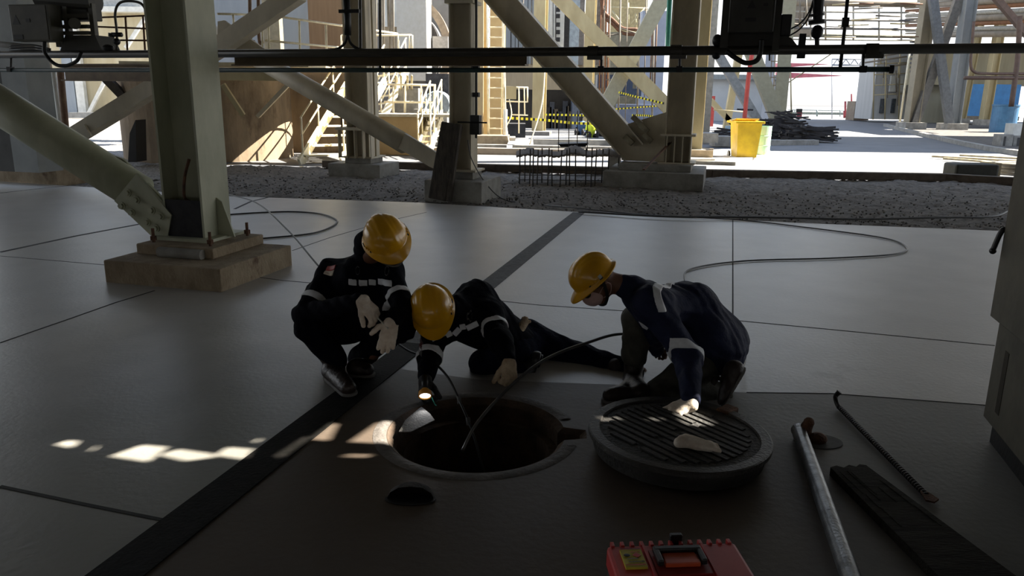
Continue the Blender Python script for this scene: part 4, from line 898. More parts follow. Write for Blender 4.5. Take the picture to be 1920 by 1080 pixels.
# ---- B: lying on his side in the middle ------------------------------------------------------
def person_mid():
    t = thing('person', 'person lying stretched out behind the manhole, propped on one arm, holding a flashlight', 'person', G(900, 705))
    pv = V(972, 652, 4.62); hipL, hipR = V(985, 640, 4.72), V(968, 668, 4.52); knF, anF = V(1085, 676, 4.62), V(1176, 692, 4.42)
    knN = V(905, 682, 4.36); anN = V(985, 700, 4.38)
    shR_, shL_ = V(818, 622, 4.22), V(918, 592, 4.38); ch = V(880, 600, 4.46); nk = V(845, 590, 4.32)
    elR, wrR = V(806, 668, 4.08), V(797, 712, 3.90); elL, wrL = V(938, 640, 4.10), V(955, 680, 3.94)
    n = Vector((-.15, -.75, -.6)).normalized()
    ho = V(809, 577, 4.12); fw, up, rt = ortho((.16, -.50, -.86), (-.12, -.86, .50)); W = WF(ho, fw, up, rt)
    back = V(893, 562, 4.56)
    jk = [(*cap(pv.lerp(ch, .1), ch, .135, .150, n, 1.1), .06), (*cap(ch, nk, .13, .09), .05), (*cap(shR_, shL_, .085, .085), .05), (*cap(back, shL_, .10, .08), .06), (*cap(back, pv, .11, .12), .06), (*cap(nk+UPV*.03, back, .07, .1), .05),
          (*cap(shR_, elR, .074, .064), .04), (*cap(elR, wrR-(wrR-elR).normalized()*.03, .062, .047), .03), (*cap(shL_, elL, .080, .068), .04), (*cap(elL, wrL-(wrL-elL).normalized()*.03, .066, .048), .03)]
    tr = [(*cap(hipL, hipR, .14, .13), .05), (*cap(hipL, knF, .135, .108), .04), (*cap(knF, anF, .108, .066), .04), (*cap(hipR, knN, .105, .085), .04), (*cap(knN, anN, .075, .06), .03)]
    bd = list(head_prims(W))+[(*cap(W(0, -.03, -.07), nk, .054, .06), .03), (*cap(pv, ch, .12, .13), .05), (*cap(shR_, shL_, .065), .04), (*cap(shR_, elR, .052, .045), .03), (*cap(elR, wrR, .044, .03), .02), (*cap(shL_, elL, .055, .045), .03), (*cap(elL, wrL, .044, .03), .02),
          (*cap(hipL, knF, .08, .06), .04), (*cap(knF, anF, .05, .038), .03), (*cap(hipR, knN, .085, .06), .03), (*cap(knN, anN, .055, .04), .03), (*cap(anF, anF+Vector((.09, -.02, -.01)), .035, .03), .02)]
    hR = dict(wr=wrR, d=Vector((.02, -.75, -.65)), n=Vector((.75, .3, -.55)), sd=Vector((.1, -.5, .8)), curl=(.75, .8, .85, .9), spread=.0, thumb=(.7, .3, .6))
    hL = dict(wr=wrL, d=Vector((.03, -.62, -.75)), n=Vector((-.45, .6, -.5)), sd=Vector((-.8, -.2, .1)), curl=(.95, 1.0, 1.0, 1.0), spread=.0, thumb=(.6, .4, .6))
    bd += hand_prims(sc=.93, **hR)+hand_prims(sc=.95, **hL)
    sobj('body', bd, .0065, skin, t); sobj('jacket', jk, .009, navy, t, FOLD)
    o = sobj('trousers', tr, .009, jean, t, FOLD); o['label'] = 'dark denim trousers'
    for h_, w0, el, mm, lb_ in ((hR, wrR, elR, glove_k, 'black work glove'), (hL, wrL, elL, glove_y, 'cream leather glove')):
        ax = (w0-el).normalized(); g_ = sobj('glove', hand_prims(sc=1.06, grow=.004, **h_)+[(*cap(w0-ax*.035, w0+ax*.02, .040, .032), .015)], .0035, mm, t, .0006, fscale=2.5); g_['label'] = lb_
    boot(t, anF+Vector((.03, 0, .0)), anF+Vector((.13, -.16, -.0)), anF+Vector((.10, .10, -.02)), Vector((-1, .1, .1)), mt=None, high=.1)
    boot(t, anN+Vector((.03, 0, 0)), anN+Vector((.16, .06, -.02)), anN+Vector((.10, -.02, .10)), Vector((-.9, 0, .3)), mt=black_plastic, high=.08)
    helmet(t, ho, fw, up, rt)
    MB().tube(spline([W(-.108, -.02, .01), W(-.09, .03, -.08), W(-.03, .07, -.145), W(.03, .07, -.145), W(.09, .03, -.08), W(.108, -.02, .01)]), .005, 8).build('chin_strap', strap_m, t, smooth=True)
    # chest band in pieces, following the photo
    def seg(x0, y0, x1, y1, hw=.017):
        a_, b_ = V(x0, y0, 4.2), V(x1, y1, 4.2); a2 = np.array([x0, y0], float); b2 = np.array([x1, y1], float); L_ = np.linalg.norm(b2-a2); u_ = (b2-a2)/L_
        nn = np.array([a_.z, b_.z])
        dz = (b_-a_); A_ = np.array(a_); D_ = np.array(dz.normalized()); LL = dz.length; U_ = np.cross(D_, [0, 1, 0]); U_ /= np.linalg.norm(U_)
        def rg(P):
            q = (P-np.array([0, 0, H]))*(4.2/P[..., 1:2])+np.array([0, 0, H])-A_; s_ = q@D_; return np.maximum(np.maximum(-s_, s_-LL), np.maximum(np.abs(q@U_)-hw, (P[..., 1]-4.45)*.3))
        c_ = (a_+b_)/2; return rg, (np.array([c_.x-.13, 3.9, c_.z-.16]), np.array([c_.x+.13, 4.5, c_.z+.16]))
    for s_ in ((809, 636, 834, 624), (836, 629, 847, 624), (851, 628, 862, 616), (862, 614, 873, 612), (875, 616, 896, 606)):
        rg, bx = seg(*s_); patch('reflective_band', jk, .004, rg, reflect, t, .005, FOLD, bx)
    band(t, 'reflective_band', jk, shL_, elL, .45, .58, reflect, FOLD, r=.12); band(t, 'reflective_band', jk, elR, wrR, -.10, .12, reflect, FOLD)
    e_ = V(881, 593, 4.25)
    def rg(P): q = P-np.array(e_); r_ = np.sqrt((q[..., 0]/.6)**2+q[..., 2]**2); return np.maximum(np.maximum(np.abs(r_-.022-.006*np.sin(q[..., 0]*300))-.003, np.abs(q[..., 0])-.03), q[..., 1]-.12)
    patch('chest_emblem', jk, .003, rg, strap_m, t, .004, FOLD, wb(e_, .16))
    fc = V(787, 646, 4.10)
    for k, mm in enumerate((mat('dim_red_patch', (.10, .015, .02), None, .8), strap_m)):
        cc_ = fc-UPV*(.027*k)
        def rg(P, cc_=cc_): q = P-np.array(cc_); return np.maximum(np.maximum(np.abs(q[..., 2])-.013, np.abs(q[..., 0])-.022), q[..., 1]-.10)
        patch('flag_patch', jk, .004, rg, mm, t, .004, FOLD, wb(cc_, .12))
    # spare glove in the back pocket
    s_ = thing('spare_glove', 'cream leather glove tucked in the back pocket of the lying worker', 'glove', V(978, 625, 4.55))
    p0, p1 = V(966, 632, 4.50), V(984, 604, 4.56); sobj('palm', [(*cap(p0, p1, .030, .026, (0, 1, 0), 1.5), .01)]+[(*cap(p1, p1+Vector((.012*k, 0, .03-.004*abs(k))), .011, .009), .004) for k in (-1, 0, 1)]+[(*cap(p1, p1+Vector((.03, 0, .004)), .012, .01), .004)], .004, glove_y, s_)
    # flashlight
    f0, f1 = V(792, 728, 3.84), V(797, 748, 3.70); ax = (f1-f0).normalized(); ax = Vector((.10, -.80, -.60)).normalized(); f1 = V(797, 742, 3.76)
    fl = thing('flashlight', 'lit flashlight with orange head held over the manhole rim', 'flashlight', f1-ax*.1)
    MB().tube([f1-ax*.12, f1-ax*.03], .018, 14).build('barrel', black_plastic, fl, smooth=True)
    MB().lathe(f1, [(.018, -.04), (.034, -.022), (.036, -.002), (.036, .004), (.030, .004), (.030, -.004)], 28, axis=ax).build('head_ring', mat('orange_torch_ring', (.80, .36, .04), (.74, .32, .03), .4), fl, smooth=True)
    MB().lathe(f1, [(.030, -.003), (0, -.003)], 28, axis=ax).build('lens', lens_m, fl)
    MB().tube(spline([f1-ax*.1, f1+Vector((.04, 0, -.02)), f1+Vector((.05, 0, -.045)), f1+Vector((.06, -.01, -.05))]), .003, 6).build('wrist_cord', teal_pipe, fl)
    ld = bpy.data.lights.new('flashlight_beam', 'SPOT'); ld.energy = 0.35; ld.spot_size = 1.2; ld.shadow_soft_size = .02; lo = bpy.data.objects.new('flashlight_beam', ld); COL.objects.link(lo)
    lo.location = f1+ax*.012; lo.rotation_euler = (-ax).to_track_quat('Z', 'Y').to_euler()
    return t
person_mid()
# ---- C: kneeling at the right -----------------------------------------------------------------
def person_right():
    t = thing('person', 'person kneeling behind the manhole cover in face mask, one gloved hand on the cover', 'person', G(1240, 765))
    hipN, hipF = V(1345, 655, 4.06), V(1335, 640, 4.36); pv = (hipN+hipF)/2; knF, anF = V(1196, 598, 4.28), V(1186, 715, 4.20)
    knN, anN = V(1242, 738, 3.93), V(1352, 738, 4.02)
    shN, shF = V(1222, 570, 3.92), V(1196, 556, 4.24); ch = V(1240, 582, 4.12); nk = V(1182, 540, 4.08)
    elN, wrN = V(1290, 670, 3.80), V(1296, 755, 3.54); elF, wrF = V(1225, 622, 4.22), V(1232, 655, 4.34)
    n = Vector((-.45, 0, -.9)).normalized()
    ho = V(1115, 521, 4.06); fw, up, rt = ortho((-.74, -.18, -.66), (-.66, -.10, .74)); W = WF(ho, fw, up, rt)
    bk = V(1292, 584, 4.16)
    jk = [(*cap(pv, bk, .150, .150), .06), (*cap(bk, ch, .140, .135), .06), (*cap(ch, nk.lerp(ch, .2), .13, .085), .05), (*cap(shN, shF, .085, .085), .05), (*cap(pv+Vector((.05, 0, .02)), pv+Vector((.06, 0, -.05)), .14, .12), .05),
          (*cap(shN, elN, .085, .072), .05), (*cap(elN, wrN-(wrN-elN).normalized()*.03, .072, .052), .03), (*cap(shF, elF, .075, .065), .04), (*cap(elF, wrF, .06, .045), .03), (*cap(nk, nk.lerp(W(0, -.04, -.06), .28), .074, .066), .02), (*cap(shN, bk, .09, .12), .06), (*cap(bk, V(1348, 640, 4.12), .145, .158), .06), (*cap(V(1330, 628, 4.02), V(1352, 662, 4.02), .12, .115), .06)]
    tr = [(*cap(hipN, hipF, .13), .05), (*cap(hipF, knF, .11, .085), .04), (*cap(knF, anF+UPV*.16, .085, .075), .04), (*cap(hipN, knN, .11, .088), .04), (*cap(knN, anN, .085, .065), .04)]
    hp = head_prims(W); bd = list(hp)+[(*cap(W(0, -.04, -.06), nk+Vector((.03, 0, -.01)), .055, .062), .03), (*cap(pv, bk, .12, .12), .05), (*cap(bk, ch, .12, .12), .05), (*cap(ch, nk, .1, .06), .04), (*cap(shN, shF, .065), .04), (*cap(shN, elN, .055, .045), .03), (*cap(elN, wrN, .044, .03), .02),
          (*cap(shF, elF, .055, .045), .03), (*cap(elF, wrF, .044, .03), .02), (*cap(hipF, knF, .09, .062), .04), (*cap(knF, anF, .06, .042), .03), (*cap(hipN, knN, .09, .062), .04), (*cap(knN, anN, .06, .042), .03)]
    hN = dict(wr=wrN, d=Vector((-.88, -.28, -.36)), n=Vector((-.3, .1, -.95)), sd=Vector((.2, 1, 0)), curl=(.16, .22, .30, .42), spread=.34, thumb=(.75, .55, .25))
    hF = dict(wr=wrF, d=Vector((.3, .6, -.3)), n=Vector((.3, .2, -.9)), sd=Vector((0, -1, .2)), curl=(1, 1, 1, 1))
    bd += hand_prims(sc=.95, **hN)+hand_prims(sc=.95, **hF)
    sobj('body', bd, .006, skin, t); j_ = sobj('jacket', jk, .0085, navy_lt, t, FOLD*1.1); j_['label'] = 'blue navy work jacket'
    o = sobj('trousers', tr, .009, olive, t, FOLD); o['label'] = 'grey work trousers'
    ax = (wrN-elN).normalized(); g_ = sobj('glove', hand_prims(sc=1.14, grow=.004, **hN)+[(*cap(wrN-ax*.04, wrN+ax*.02, .044, .032), .015)], .0035, glove_m, t, .0006, fscale=2.5); g_['label'] = 'white cotton glove'
    boot(t, anF, G(1128, 754), G(1215, 752), UPV, shin=anF.lerp(knF, .52), grow=1.12)
    toe = G(1352, 780); up_ = Vector((-.86, .1, .5)).normalized(); heel = toe+Vector((.12, .06, .24))
    boot(t, anN+Vector((.03, 0, .03)), toe+Vector((.04, 0, .02)), heel+Vector((.0, 0, .0)), up_, high=.12, grow=1.15)
    h_, _ = helmet(t, ho, fw, up, rt)
    # hair, mask, glasses, straps
    def rgh(P): q = P-np.array(W(0, -.02, -.01)); return np.maximum(np.maximum(q@np.array(up)-.03, (q@np.array(fw))+.028+.5*np.maximum(-(q@np.array(up)), 0)), -(q@np.array(up))-.062)
    patch('hair', hp, .004, rgh, hair_m, t, .006, 0, wb(W(0, -.02, -.02), .14))
    mk = [(*ell(W(0, .062, -.072), (.060, .064, .058), Matrix((rt, fw, up)).transposed()), .01), (*ell(W(0, .090, -.060), (.030, .036, .034), Matrix((rt, fw, up)).transposed()), .03)]
    def rgm(P): q = P-np.array(W(0, 0, 0)); return np.maximum(-(q@np.array(fw)-.022-.25*np.maximum(-.045-(q@np.array(up)), 0)), (q@np.array(up))+.034-.12*np.maximum(q@np.array(fw)-.05, 0))
    sobj('face_mask', mk, .004, mask_m, t, .0008, cut=[rgm], fscale=2)
    for sx in (-1, 1): MB().tube(spline([W(sx*.058, .045, -.065), W(sx*.074, .01, -.045), W(sx*.088, -.02, -.035), W(sx*.086, -.032, -.06), W(sx*.068, .0, -.10), W(sx*.05, .04, -.10)]), .0028, 6).build('mask_loop', mask_m, t, smooth=True)
    gl = MB()
    for sx in (-1, 1): gl.ball(W(sx*.031, .094, -.030), .024, 12, (1, 1, .85)); gl.tube([W(sx*.052, .085, -.026), W(sx*.079, .0, -.028)], .003, 6)
    gl.tube([W(-.01, .105, -.026), W(.01, .105, -.026)], .003, 6); gl.build('dark_glasses', black_plastic, t, smooth=True)
    for sx in (-1, 1):
        mb = MB(); P_ = spline([W(sx*.118, -.012, .012), W(sx*.100, .0, -.04), W(sx*.074, .022, -.10), W(sx*.03, .055, -.142), W(0, .06, -.15)])
        for a, b in zip(P_[:-1], P_[1:]): mb.bar(a, b, .016, .004, up=rt)
        mb.build('chin_strap', rubber, t)
    MB().ball(W(0, .062, -.138), .022, 12, (1.2, 1, .7)).build('chin_cup', black_plastic, t, smooth=True)
    MB().box(W(.126, -.012, .030), (.004, .018, .02), R=Matrix((rt, fw, up)).transposed()).build('side_tag', white_paint, h_)
    MB().box(W(-.126, -.012, .030), (.004, .018, .02), R=Matrix((rt, fw, up)).transposed()).build('side_tag', white_paint, h_)
    # bands
    band(t, 'reflective_band', jk, elN, wrN, -.10, .04, reflect, FOLD*1.1, r=.11)
    def rgb(P): q = P-np.array(V(1248, 540, 4.02)); return np.maximum(np.abs(q@np.array([.85, -.35, .40]))-.017, -q[..., 2]-.075)
    patch('reflective_band', jk, .0045, rgb, reflect, t, .004, FOLD*1.1, (np.array(V(1248, 540, 4.02))-np.array([.16, .25, .11]), np.array(V(1248, 540, 4.02))+np.array([.16, .3, .14])))
    cc_ = V(1208, 617, 4.0)
    def rgc(P): q = P-np.array(cc_); return np.maximum(np.maximum(np.abs(q[..., 0])-.028, np.abs(q[..., 2]+.3*q[..., 0])-.015), q[..., 1]-.08)
    patch('chest_tape', jk, .004, rgc, reflect, t, .004, FOLD*1.1, wb(cc_, .14))
    gl = thing('folded_glove', 'folded white cotton glove lying on the manhole cover', 'glove', V(1308, 830, 3.22))
    q = G(1306, 834, .135); z_ = Vector((0, 0, .012))
    P_ = [(*cap(q+Vector((-.055, .028, .0)), q+Vector((.05, -.012, .0)), .030, .030, (0, 0, 1), 1.25), .02), (*cap(q+Vector((-.075, .015, .002)), q+Vector((-.035, .055, .006)), .022, .020), .012), (*cap(q+Vector((-.03, .04, .012)), q+Vector((.02, .01, .012)), .018, .014), .01)]
    P_ += [(*cap(q+Vector((.04, -.03+.014*k, 0)), q+Vector((.088, -.048+.018*k, -.004)), .012, .009), .004) for k in range(4)]
    sobj('glove_body', P_, .0035, glove_m, gl, .0012, fscale=2)
    return t
person_right()
PK = 0.56
# ------------------------------------------------------------------ background: helpers
def zat(x, y, Y): return V(x, y, Y).z
def wallbox(x0, x1, yt, yb, Y, dep, mb=None, R=None):
    a, b = V(x0, yb, Y), V(x1, yb, Y); xm = (x0+x1)/2; z1 = zat(xm, yt, Y); z0 = zat(xm, yb, Y)
    return (mb or MB()).box(((a.x+b.x)/2, Y+dep/2, (z0+z1)/2), (abs(b.x-a.x), dep, z1-z0), R=R)
def W1(name, label, cat, x0, x1, yt, yb, Y, dep, m, parent=None, R=None, group=None):
    o = wallbox(x0, x1, yt, yb, Y, dep, R=R).build(name, m, parent)
    if parent is None: tag(o, label, cat, group)
    return o
def hcol(name, label, xb, yb, wpx, ztop, m, Y=None, z0=0.0, base=.12, cat='column', dk=1.0):
    """upright I column whose foot shows at photo pixel xb, yb"""
    g_ = G(xb, yb) if Y is None else V(xb, yb, Y); wd = wpx*g_.y/F; t = thing(name, label, cat, (g_.x, g_.y, 0)); g_ = Vector((g_.x, g_.y, 0))
    for s in (-1, 1):
        c = g_+GB*s*wd*dk*.5; MB().box((c.x, c.y, (z0+ztop)/2), (wd, wd*.08, ztop-z0), R=RG).build('flange', m, t)
    MB().box((g_.x, g_.y, (z0+ztop)/2), (wd*.08, wd*dk*.96, ztop-z0), R=RG).build('web', m, t)
    if base: MB().box((g_.x, g_.y, base/2-.02), (wd*1.9, wd*1.9, base+.04), R=RG).build('footing', conc, t)
    return t
def lbar(name, label, p, q, wpx, m, cat, parent=None, thick=None, up=(0, 1, 0)):
    P_, Q_ = V(*p), V(*q); wd = wpx*(p[2]+q[2])/2/F; o = MB().bar(P_, Q_, thick or wd, wd, up=Vector((Q_-P_).cross(Vector((0, 1, 0))))).build(name, m, parent)
    if parent is None: tag(o, label, cat)
    return o
def lpipe(name, label, pts, wpx, m, cat='pipe', parent=None, sm=True):
    P_ = [V(*p) for p in pts]; r = wpx*pts[0][2]/F/2
    o = MB().tube(spline(P_, 6) if sm and len(P_) > 2 else P_, r, 10).build(name, m, parent, smooth=True)
    if parent is None: tag(o, label, cat)
    return o
def gnd(x, Y, z=0.0):      # photo pixel (x, y) and distance of the ground point at distance Y
    y0, y1 = 100.0, 700.0
    for _ in range(40):
        ym = (y0+y1)/2
        if V(x, ym, Y).z > z: y0 = ym
        else: y1 = ym
    return (x, y0, Y)
# ------------------------------------------------------------------ far left
t = thing('concrete_column', 'massive grey column at the left edge behind the round brace', 'column', G(42, 341))
Nn = G(28, 322, .28); grid_box(MB(), Nn+GA*.50, .50, .5, .28, RZT).build('shaft', mat('grey_blue_column', (.50, .53, .53), (.40, .43, .43), .7, scale=2), t)
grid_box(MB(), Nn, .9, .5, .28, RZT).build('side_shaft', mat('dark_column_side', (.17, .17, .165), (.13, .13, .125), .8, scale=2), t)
Np = G(44, 342); grid_box(MB(), Np+GA*.75, 2.2, 1.3, -.05, .29).build('plinth', conc_warm, t, bevel=.01)
W1('panel_wall', 'narrow beige wall strip right of the grey left column', 'wall', 62, 101, -40, 300, 17.5, .4, mat('sandy_panel', (.66, .55, .38), (.54, .44, .30), .8, scale=5))
lpipe('white_pole', 'white pole between the beige strip and the rusty pipe', [(100, 132, 16.5), gnd(124, 16.5)], 9, white_paint, 'pole')
lpipe('rusty_pipe', 'upright rusty pipe standing on the gravel behind the round brace', [(113, 132, 15.5), gnd(131, 15.5)], 12, mat('tan_rust_pipe', (.36, .24, .15), (.24, .13, .08), .8, scale=6))
W1('pale_block', 'pale concrete block high at the left edge', 'block', -20, 34, 52, 96, 13, .6, mat('pale_block', (.42, .40, .36), (.34, .32, .28), .8))
lpipe('conduit_pipe', 'pale conduit pipe above the left end of the overhead pipe', [(-10, 82, 12.5), (66, 90, 12.5)], 11, mat('pale_conduit', (.36, .35, .32), None, .6))
t = thing('silo_building', 'big rust streaked cream building wall far left', 'building', V(200, 218, 50))
W1('wall', None, None, 90, 300, -60, 214, 50, 1, rust_stain, t)
for i, (x0, x1, m) in enumerate(((127, 145, blue_grey), (147, 162, white_paint), (128, 190, white_paint))):
    if i < 2: W1('pilaster', None, None, x0, x1, -60, 212, 49.6, .35, m, t)
lbar('diagonal_rib', None, (166, 214, 49.4), (198, 150, 49.4), 6, white_paint, None, t); lbar('diagonal_rib', None, (236, 90, 49.4), (278, 24, 49.4), 6, white_paint, None, t)
W1('ledge', None, None, 180, 275, 12, 22, 49, .9, white_paint, t); W1('upper_panel', None, None, 184, 275, -60, 12, 49.2, .6, mat('pale_grey_panel', (.62, .64, .62), None, .7), t)
tag(MB().bar(V(132, 216, 48), V(262, 214, 48), .5, .32).build('low_kerb_wall', mat('kerb_pale', (.42, .42, .40), None, .8)), 'low pale kerb at the foot of the cream wall', 'kerb')
tag(MB().bar(V(206, 223, 44), V(262, 220, 44), .3, .16).build('black_beam', black_plastic), 'dark beam lying on the gravel before the cream wall', 'beam')
t = thing('handrail', 'thin brown handrail behind the hooked vent pipe', 'railing', V(230, 95, 14))
for y0, y1 in ((33, 29), (50, 54), (75, 76)): lpipe('rail', None, [(180, y0, 14), (282, y1, 14)], 3.2, rust, parent=t)
for x in (235, 268): lpipe('post', None, [(x, 30, 14), (x+4, 96, 14)], 3.5, rust, parent=t)
t = thing('platform_brace', 'dark brace under the tan beam, crossing the pale channel', 'brace', V(230, 190, 19)); lbar('strut', None, (200, 148, 19), (262, 212, 19), 14, mat('dim_brace', (.10, .08, .06), None, .8), None, t)
tag(MB().prism([V(x, y, 17.6) for x, y in ((240, 304), (243, 250), (254, 225), (256, 304))], (0, .5, 0)).build('rubber_sheet', rubber), 'black rubber sheet standing against the brown pier', 'sheet')
# brown round pier with platform
pc = V(398, 300, 20.6); t = thing('round_pier', 'round rust brown concrete pier behind the near column', 'pier', (pc.x, 20.6, 0))
MB().lathe((pc.x, 20.6, -.1), [(0, 0), (2.10, 0), (2.10, 2.15), (0, 2.15)], 56).build('drum', brown_conc, t)
W1('back_wall', 'brown stained concrete wall behind the lower stairs', 'wall', 520, 690, 135, 302, 22.4, .6, brown_conc)
t = thing('service_platform', 'cream edged steel platform on top of the round pier', 'platform', V(480, 150, 17.5))
a_, b_ = V(405, 140, 17.6), V(562, 140, 17.6)
MB().prism([V(405, 127, 17.6), V(405, 150, 17.6), V(553, 152, 17.6), V(565, 145, 17.6), V(520, 127, 17.6)], (0, .3, 0)).build('fascia', cream, t)
MB().box(((a_.x+b_.x)/2-1, 20, 2.22), (4.2, 4.6, .08)).build('deck', beige, t)
lbar('bracket', None, (418, 158, 17.7), (456, 216, 17.9), 8, cream, None, t); lbar('bracket', None, (541, 158, 17.7), (484, 218, 18.3), 7, beige, None, t)
t = thing('platform_railing', 'sunlit cream railing above the brown beam', 'railing', V(560, 90, 18.5))
def rl(p, q, w_=4, m=rail_paint, tt=None): return lpipe('rail', None, [p, q], w_, m, parent=tt)
for (p, q) in (((500, 28, 17), (745, 63, 22)), ((498, 76, 17), (720, 97, 21.5)), ((408, 26, 16), (500, 28, 17))): rl(p, q, 4, tt=t)
for x, yt, yb, Y in ((491, 34, 100, 17), (503, 28, 100, 17), (561, 38, 105, 18.1), (611, 47, 108, 19.1), (437, 27, 50, 16.2)): lpipe('post', None, [(x, yt, Y), (x+1.5, yb, Y)], 4, rail_paint, parent=t)
t = thing('pipe_riser', 'brown pipe riser bundle behind the upper dark brace', 'pipe', V(480, 95, 18))
for x in (468, 484): lpipe('riser', None, [(x, -20, 18.5), (x+2, 74, 18.5), (x+10, 78, 18.5)], 6, mat('tan_rust_pipe', (.36, .24, .15)), parent=t)
W1('machine_hall', 'blue grey clad hall with sunlit patch behind the railing', 'building', 410, 590, -60, 140, 27, 1.2, blue_grey)
W1('beige_wall', 'beige wall panel behind the upper dark brace', 'wall', 498, 528, -60, 125, 25.5, .4, mat('olive_panel', (.42, .38, .26), None, .7))
W1('brown_shed_wall', 'brown sheet wall left of the split cable bundle', 'wall', 583, 690, -60, 135, 25, .6, mat('brown_sheet', (.34, .22, .12), (.27, .17, .09), .7, scale=2, stretch=(4, 4, .3)))
# lower stairs
def stairs(label, bl, br, rise_to, n, m, w_tread=.28, rails=True, name='steel_stairs', rw=3.4):
    bl, br = vv_(bl), vv_(br); top = vv_(rise_to); run = Vector((top.x-(bl.x+br.x)/2, top.y-(bl.y+br.y)/2, top.z-bl.z)); t = thing(name, label, 'stairs', (bl+br)/2)
    for s in (bl, br):
        d_ = run.normalized(); MB().bar(s-UPV*.02, s+run, .06, .26, up=UPV).build('stringer', m, t)
    for i in range(n):
        c = (bl+br)/2+run*((i+.7)/n); ax = (br-bl); MB().bar(bl+run*((i+.7)/n), br+run*((i+.7)/n), w_tread, .04).build('tread', m, t)
    if rails:
        for s in (bl, br):
            for hh in (.95, .55): MB().tube([s+run*.05+UPV*hh, s+run+UPV*hh], .022, 8).build('handrail', m, t, smooth=True)
            for u in (.06, .35, .65, .97): MB().tube([s+run*u, s+run*u+UPV*.95], .022, 8).build('post', m, t, smooth=True)
    return t
vv_ = Vector
stairs('sunlit cream stairs rising beside the brown concrete wall', G(562, 306), G(640, 303), V(690, 150, 22.0), 9, rail_paint)
stairs('upper flight of cream stairs right of the narrow collared column', V(655, 240, 24), V(712, 232, 23.6), V(735, 140, 25.2), 7, rail_paint)
t = thing('machine_foundation', 'sandy square concrete base with sunlit right side', 'base', G(750, 292))
q = G(704, 291); p_ = G(776, 291); MB().box(((q.x+p_.x)/2+.1, 22.3, .5), (1.25, 1.3, 1.04), R=Matrix.Rotation(-.05, 3, 'Z')).build('block', mat('sandy_base', (.52, .38, .20), (.44, .31, .16), .8, scale=2), t)
MB().box(((q.x+p_.x)/2+.5, 22.3, 1.06), (2.1, 1.6, .07)).build('cap_slab', mat('pale_cap', (.55, .52, .45), None, .8), t)
W1('grey_plinth_block', 'grey stepped machine block behind the platform railing', 'machine base', 740, 785, 165, 224, 24.5, 1.2, mat('grey_machine', (.42, .41, .38), None, .7)); W1('grey_step_block', 'low grey step beside the machine block', 'machine base', 775, 800, 205, 226, 24, .8, mat('grey_machine', (.42, .41, .38)))
t = thing('platform_railing', 'cream railing around the machine block in the middle distance', 'railing', V(770, 222, 23))
for y0, y1, x0, x1 in ((158, 160, 720, 815), (191, 192, 720, 815), (221, 222, 700, 828)): rl((x0, y0, 23), (x1, y1, 23), 4, tt=t)
for x in (738, 760, 790, 815): lpipe('post', None, [(x, 158, 23), (x-1, 226, 23)], 4, rail_paint, parent=t)
t = thing('yellow_valve_group', 'yellow handled valves on the railing platform', 'valves', V(758, 160, 22.8))
for x in (742, 752, 764, 772): lpipe('valve', None, [(x, 142, 22.8), (x, 168, 24.6)], 4, cream, parent=t)
t = stairs('short ladder stair with rails left of the dark timber', V(783, 284, 20.6), V(806, 284, 20.2), V(818, 215, 23), 7, rail_paint, rails=True)
t = thing('pump_motor', 'pale blue round motor behind the dark middle column', 'motor', V(822, 222, 26)); c = V(820, 197, 26); MB().lathe(c, [(0, -.3), (.42, -.3), (.46, -.2), (.46, .5), (0, .5)], 28, axis=(0, 1, 0)).build('casing', mat('pale_blue_motor', (.42, .50, .55), None, .5), t)
MB().box((c.x, c.y, .55), (.7, .7, 1.1)).build('pedestal', conc, t)
W1('dark_truss_frame', 'dark latticed frame behind the stair rails', 'frame', 800, 842, 138, gnd(820, 27)[1], 27, .4, mat('dim_frame', (.10, .10, .11), (.05, .05, .055), .7, scale=8))
# white tower and kiln ring
t = thing('white_tower', 'overexposed white tower wall beside the ring', 'tower', V(775, 120, 31)); W1('shaft', None, None, 746, 801, -80, 150, 31, 2.0, mat('white_tower', (.85, .82, .74), (.78, .74, .64), .7), t)
W1('tan_face', None, None, 716, 747, -80, 150, 31.2, 1.5, mat('tan_tower', (.62, .50, .34), None, .7), t)
for x in (723, 741): W1('slot', None, None, x-2, x+3, -50, 50, 31.05, .2, white_paint, t)
kc = V(735, 95, 33); t = thing('kiln_ring', 'big curved grey kiln ring right of the white tower', 'kiln', (kc.x, 33, 0))
MB().lathe(kc, [(2.15, -.1), (2.45, -.1), (2.45, .6), (2.15, .6), (2.15, -.1)], 64, axis=(0, 1, 0)).build('outer_tyre', mat('kiln_tan', (.38, .30, .22), None, .6), t, smooth=False)
MB().lathe(kc, [(0, .2), (1.95, .2), (1.95, 3), (0, 3)], 64, axis=(0, 1, 0)).build('shell', mat('kiln_grey', (.36, .35, .34), (.22, .2, .19), .6, scale=2), t)
W1('guard', None, None, 811, 840, 68, 92, 32.6, .5, mat('kiln_guard', (.5, .48, .46), None, .7), t)
W1('far_wall', 'pale grey far wall behind the stairs and railing', 'wall', 640, 885, -60, 262, 36, 1, mat('far_grey_wall', (.45, .43, .38), (.34, .31, .27), .8, scale=.8))
t = thing('railing', 'low beige railing in front of the white tower', 'railing', V(720, 90, 24))
rl((640, 66, 24), (772, 66, 24), 3.5, tt=t)
for x in (640, 695, 747, 768, 773): lpipe('post', None, [(x, 66, 24), (x, 100, 24)], 3.5, rail_paint, parent=t)
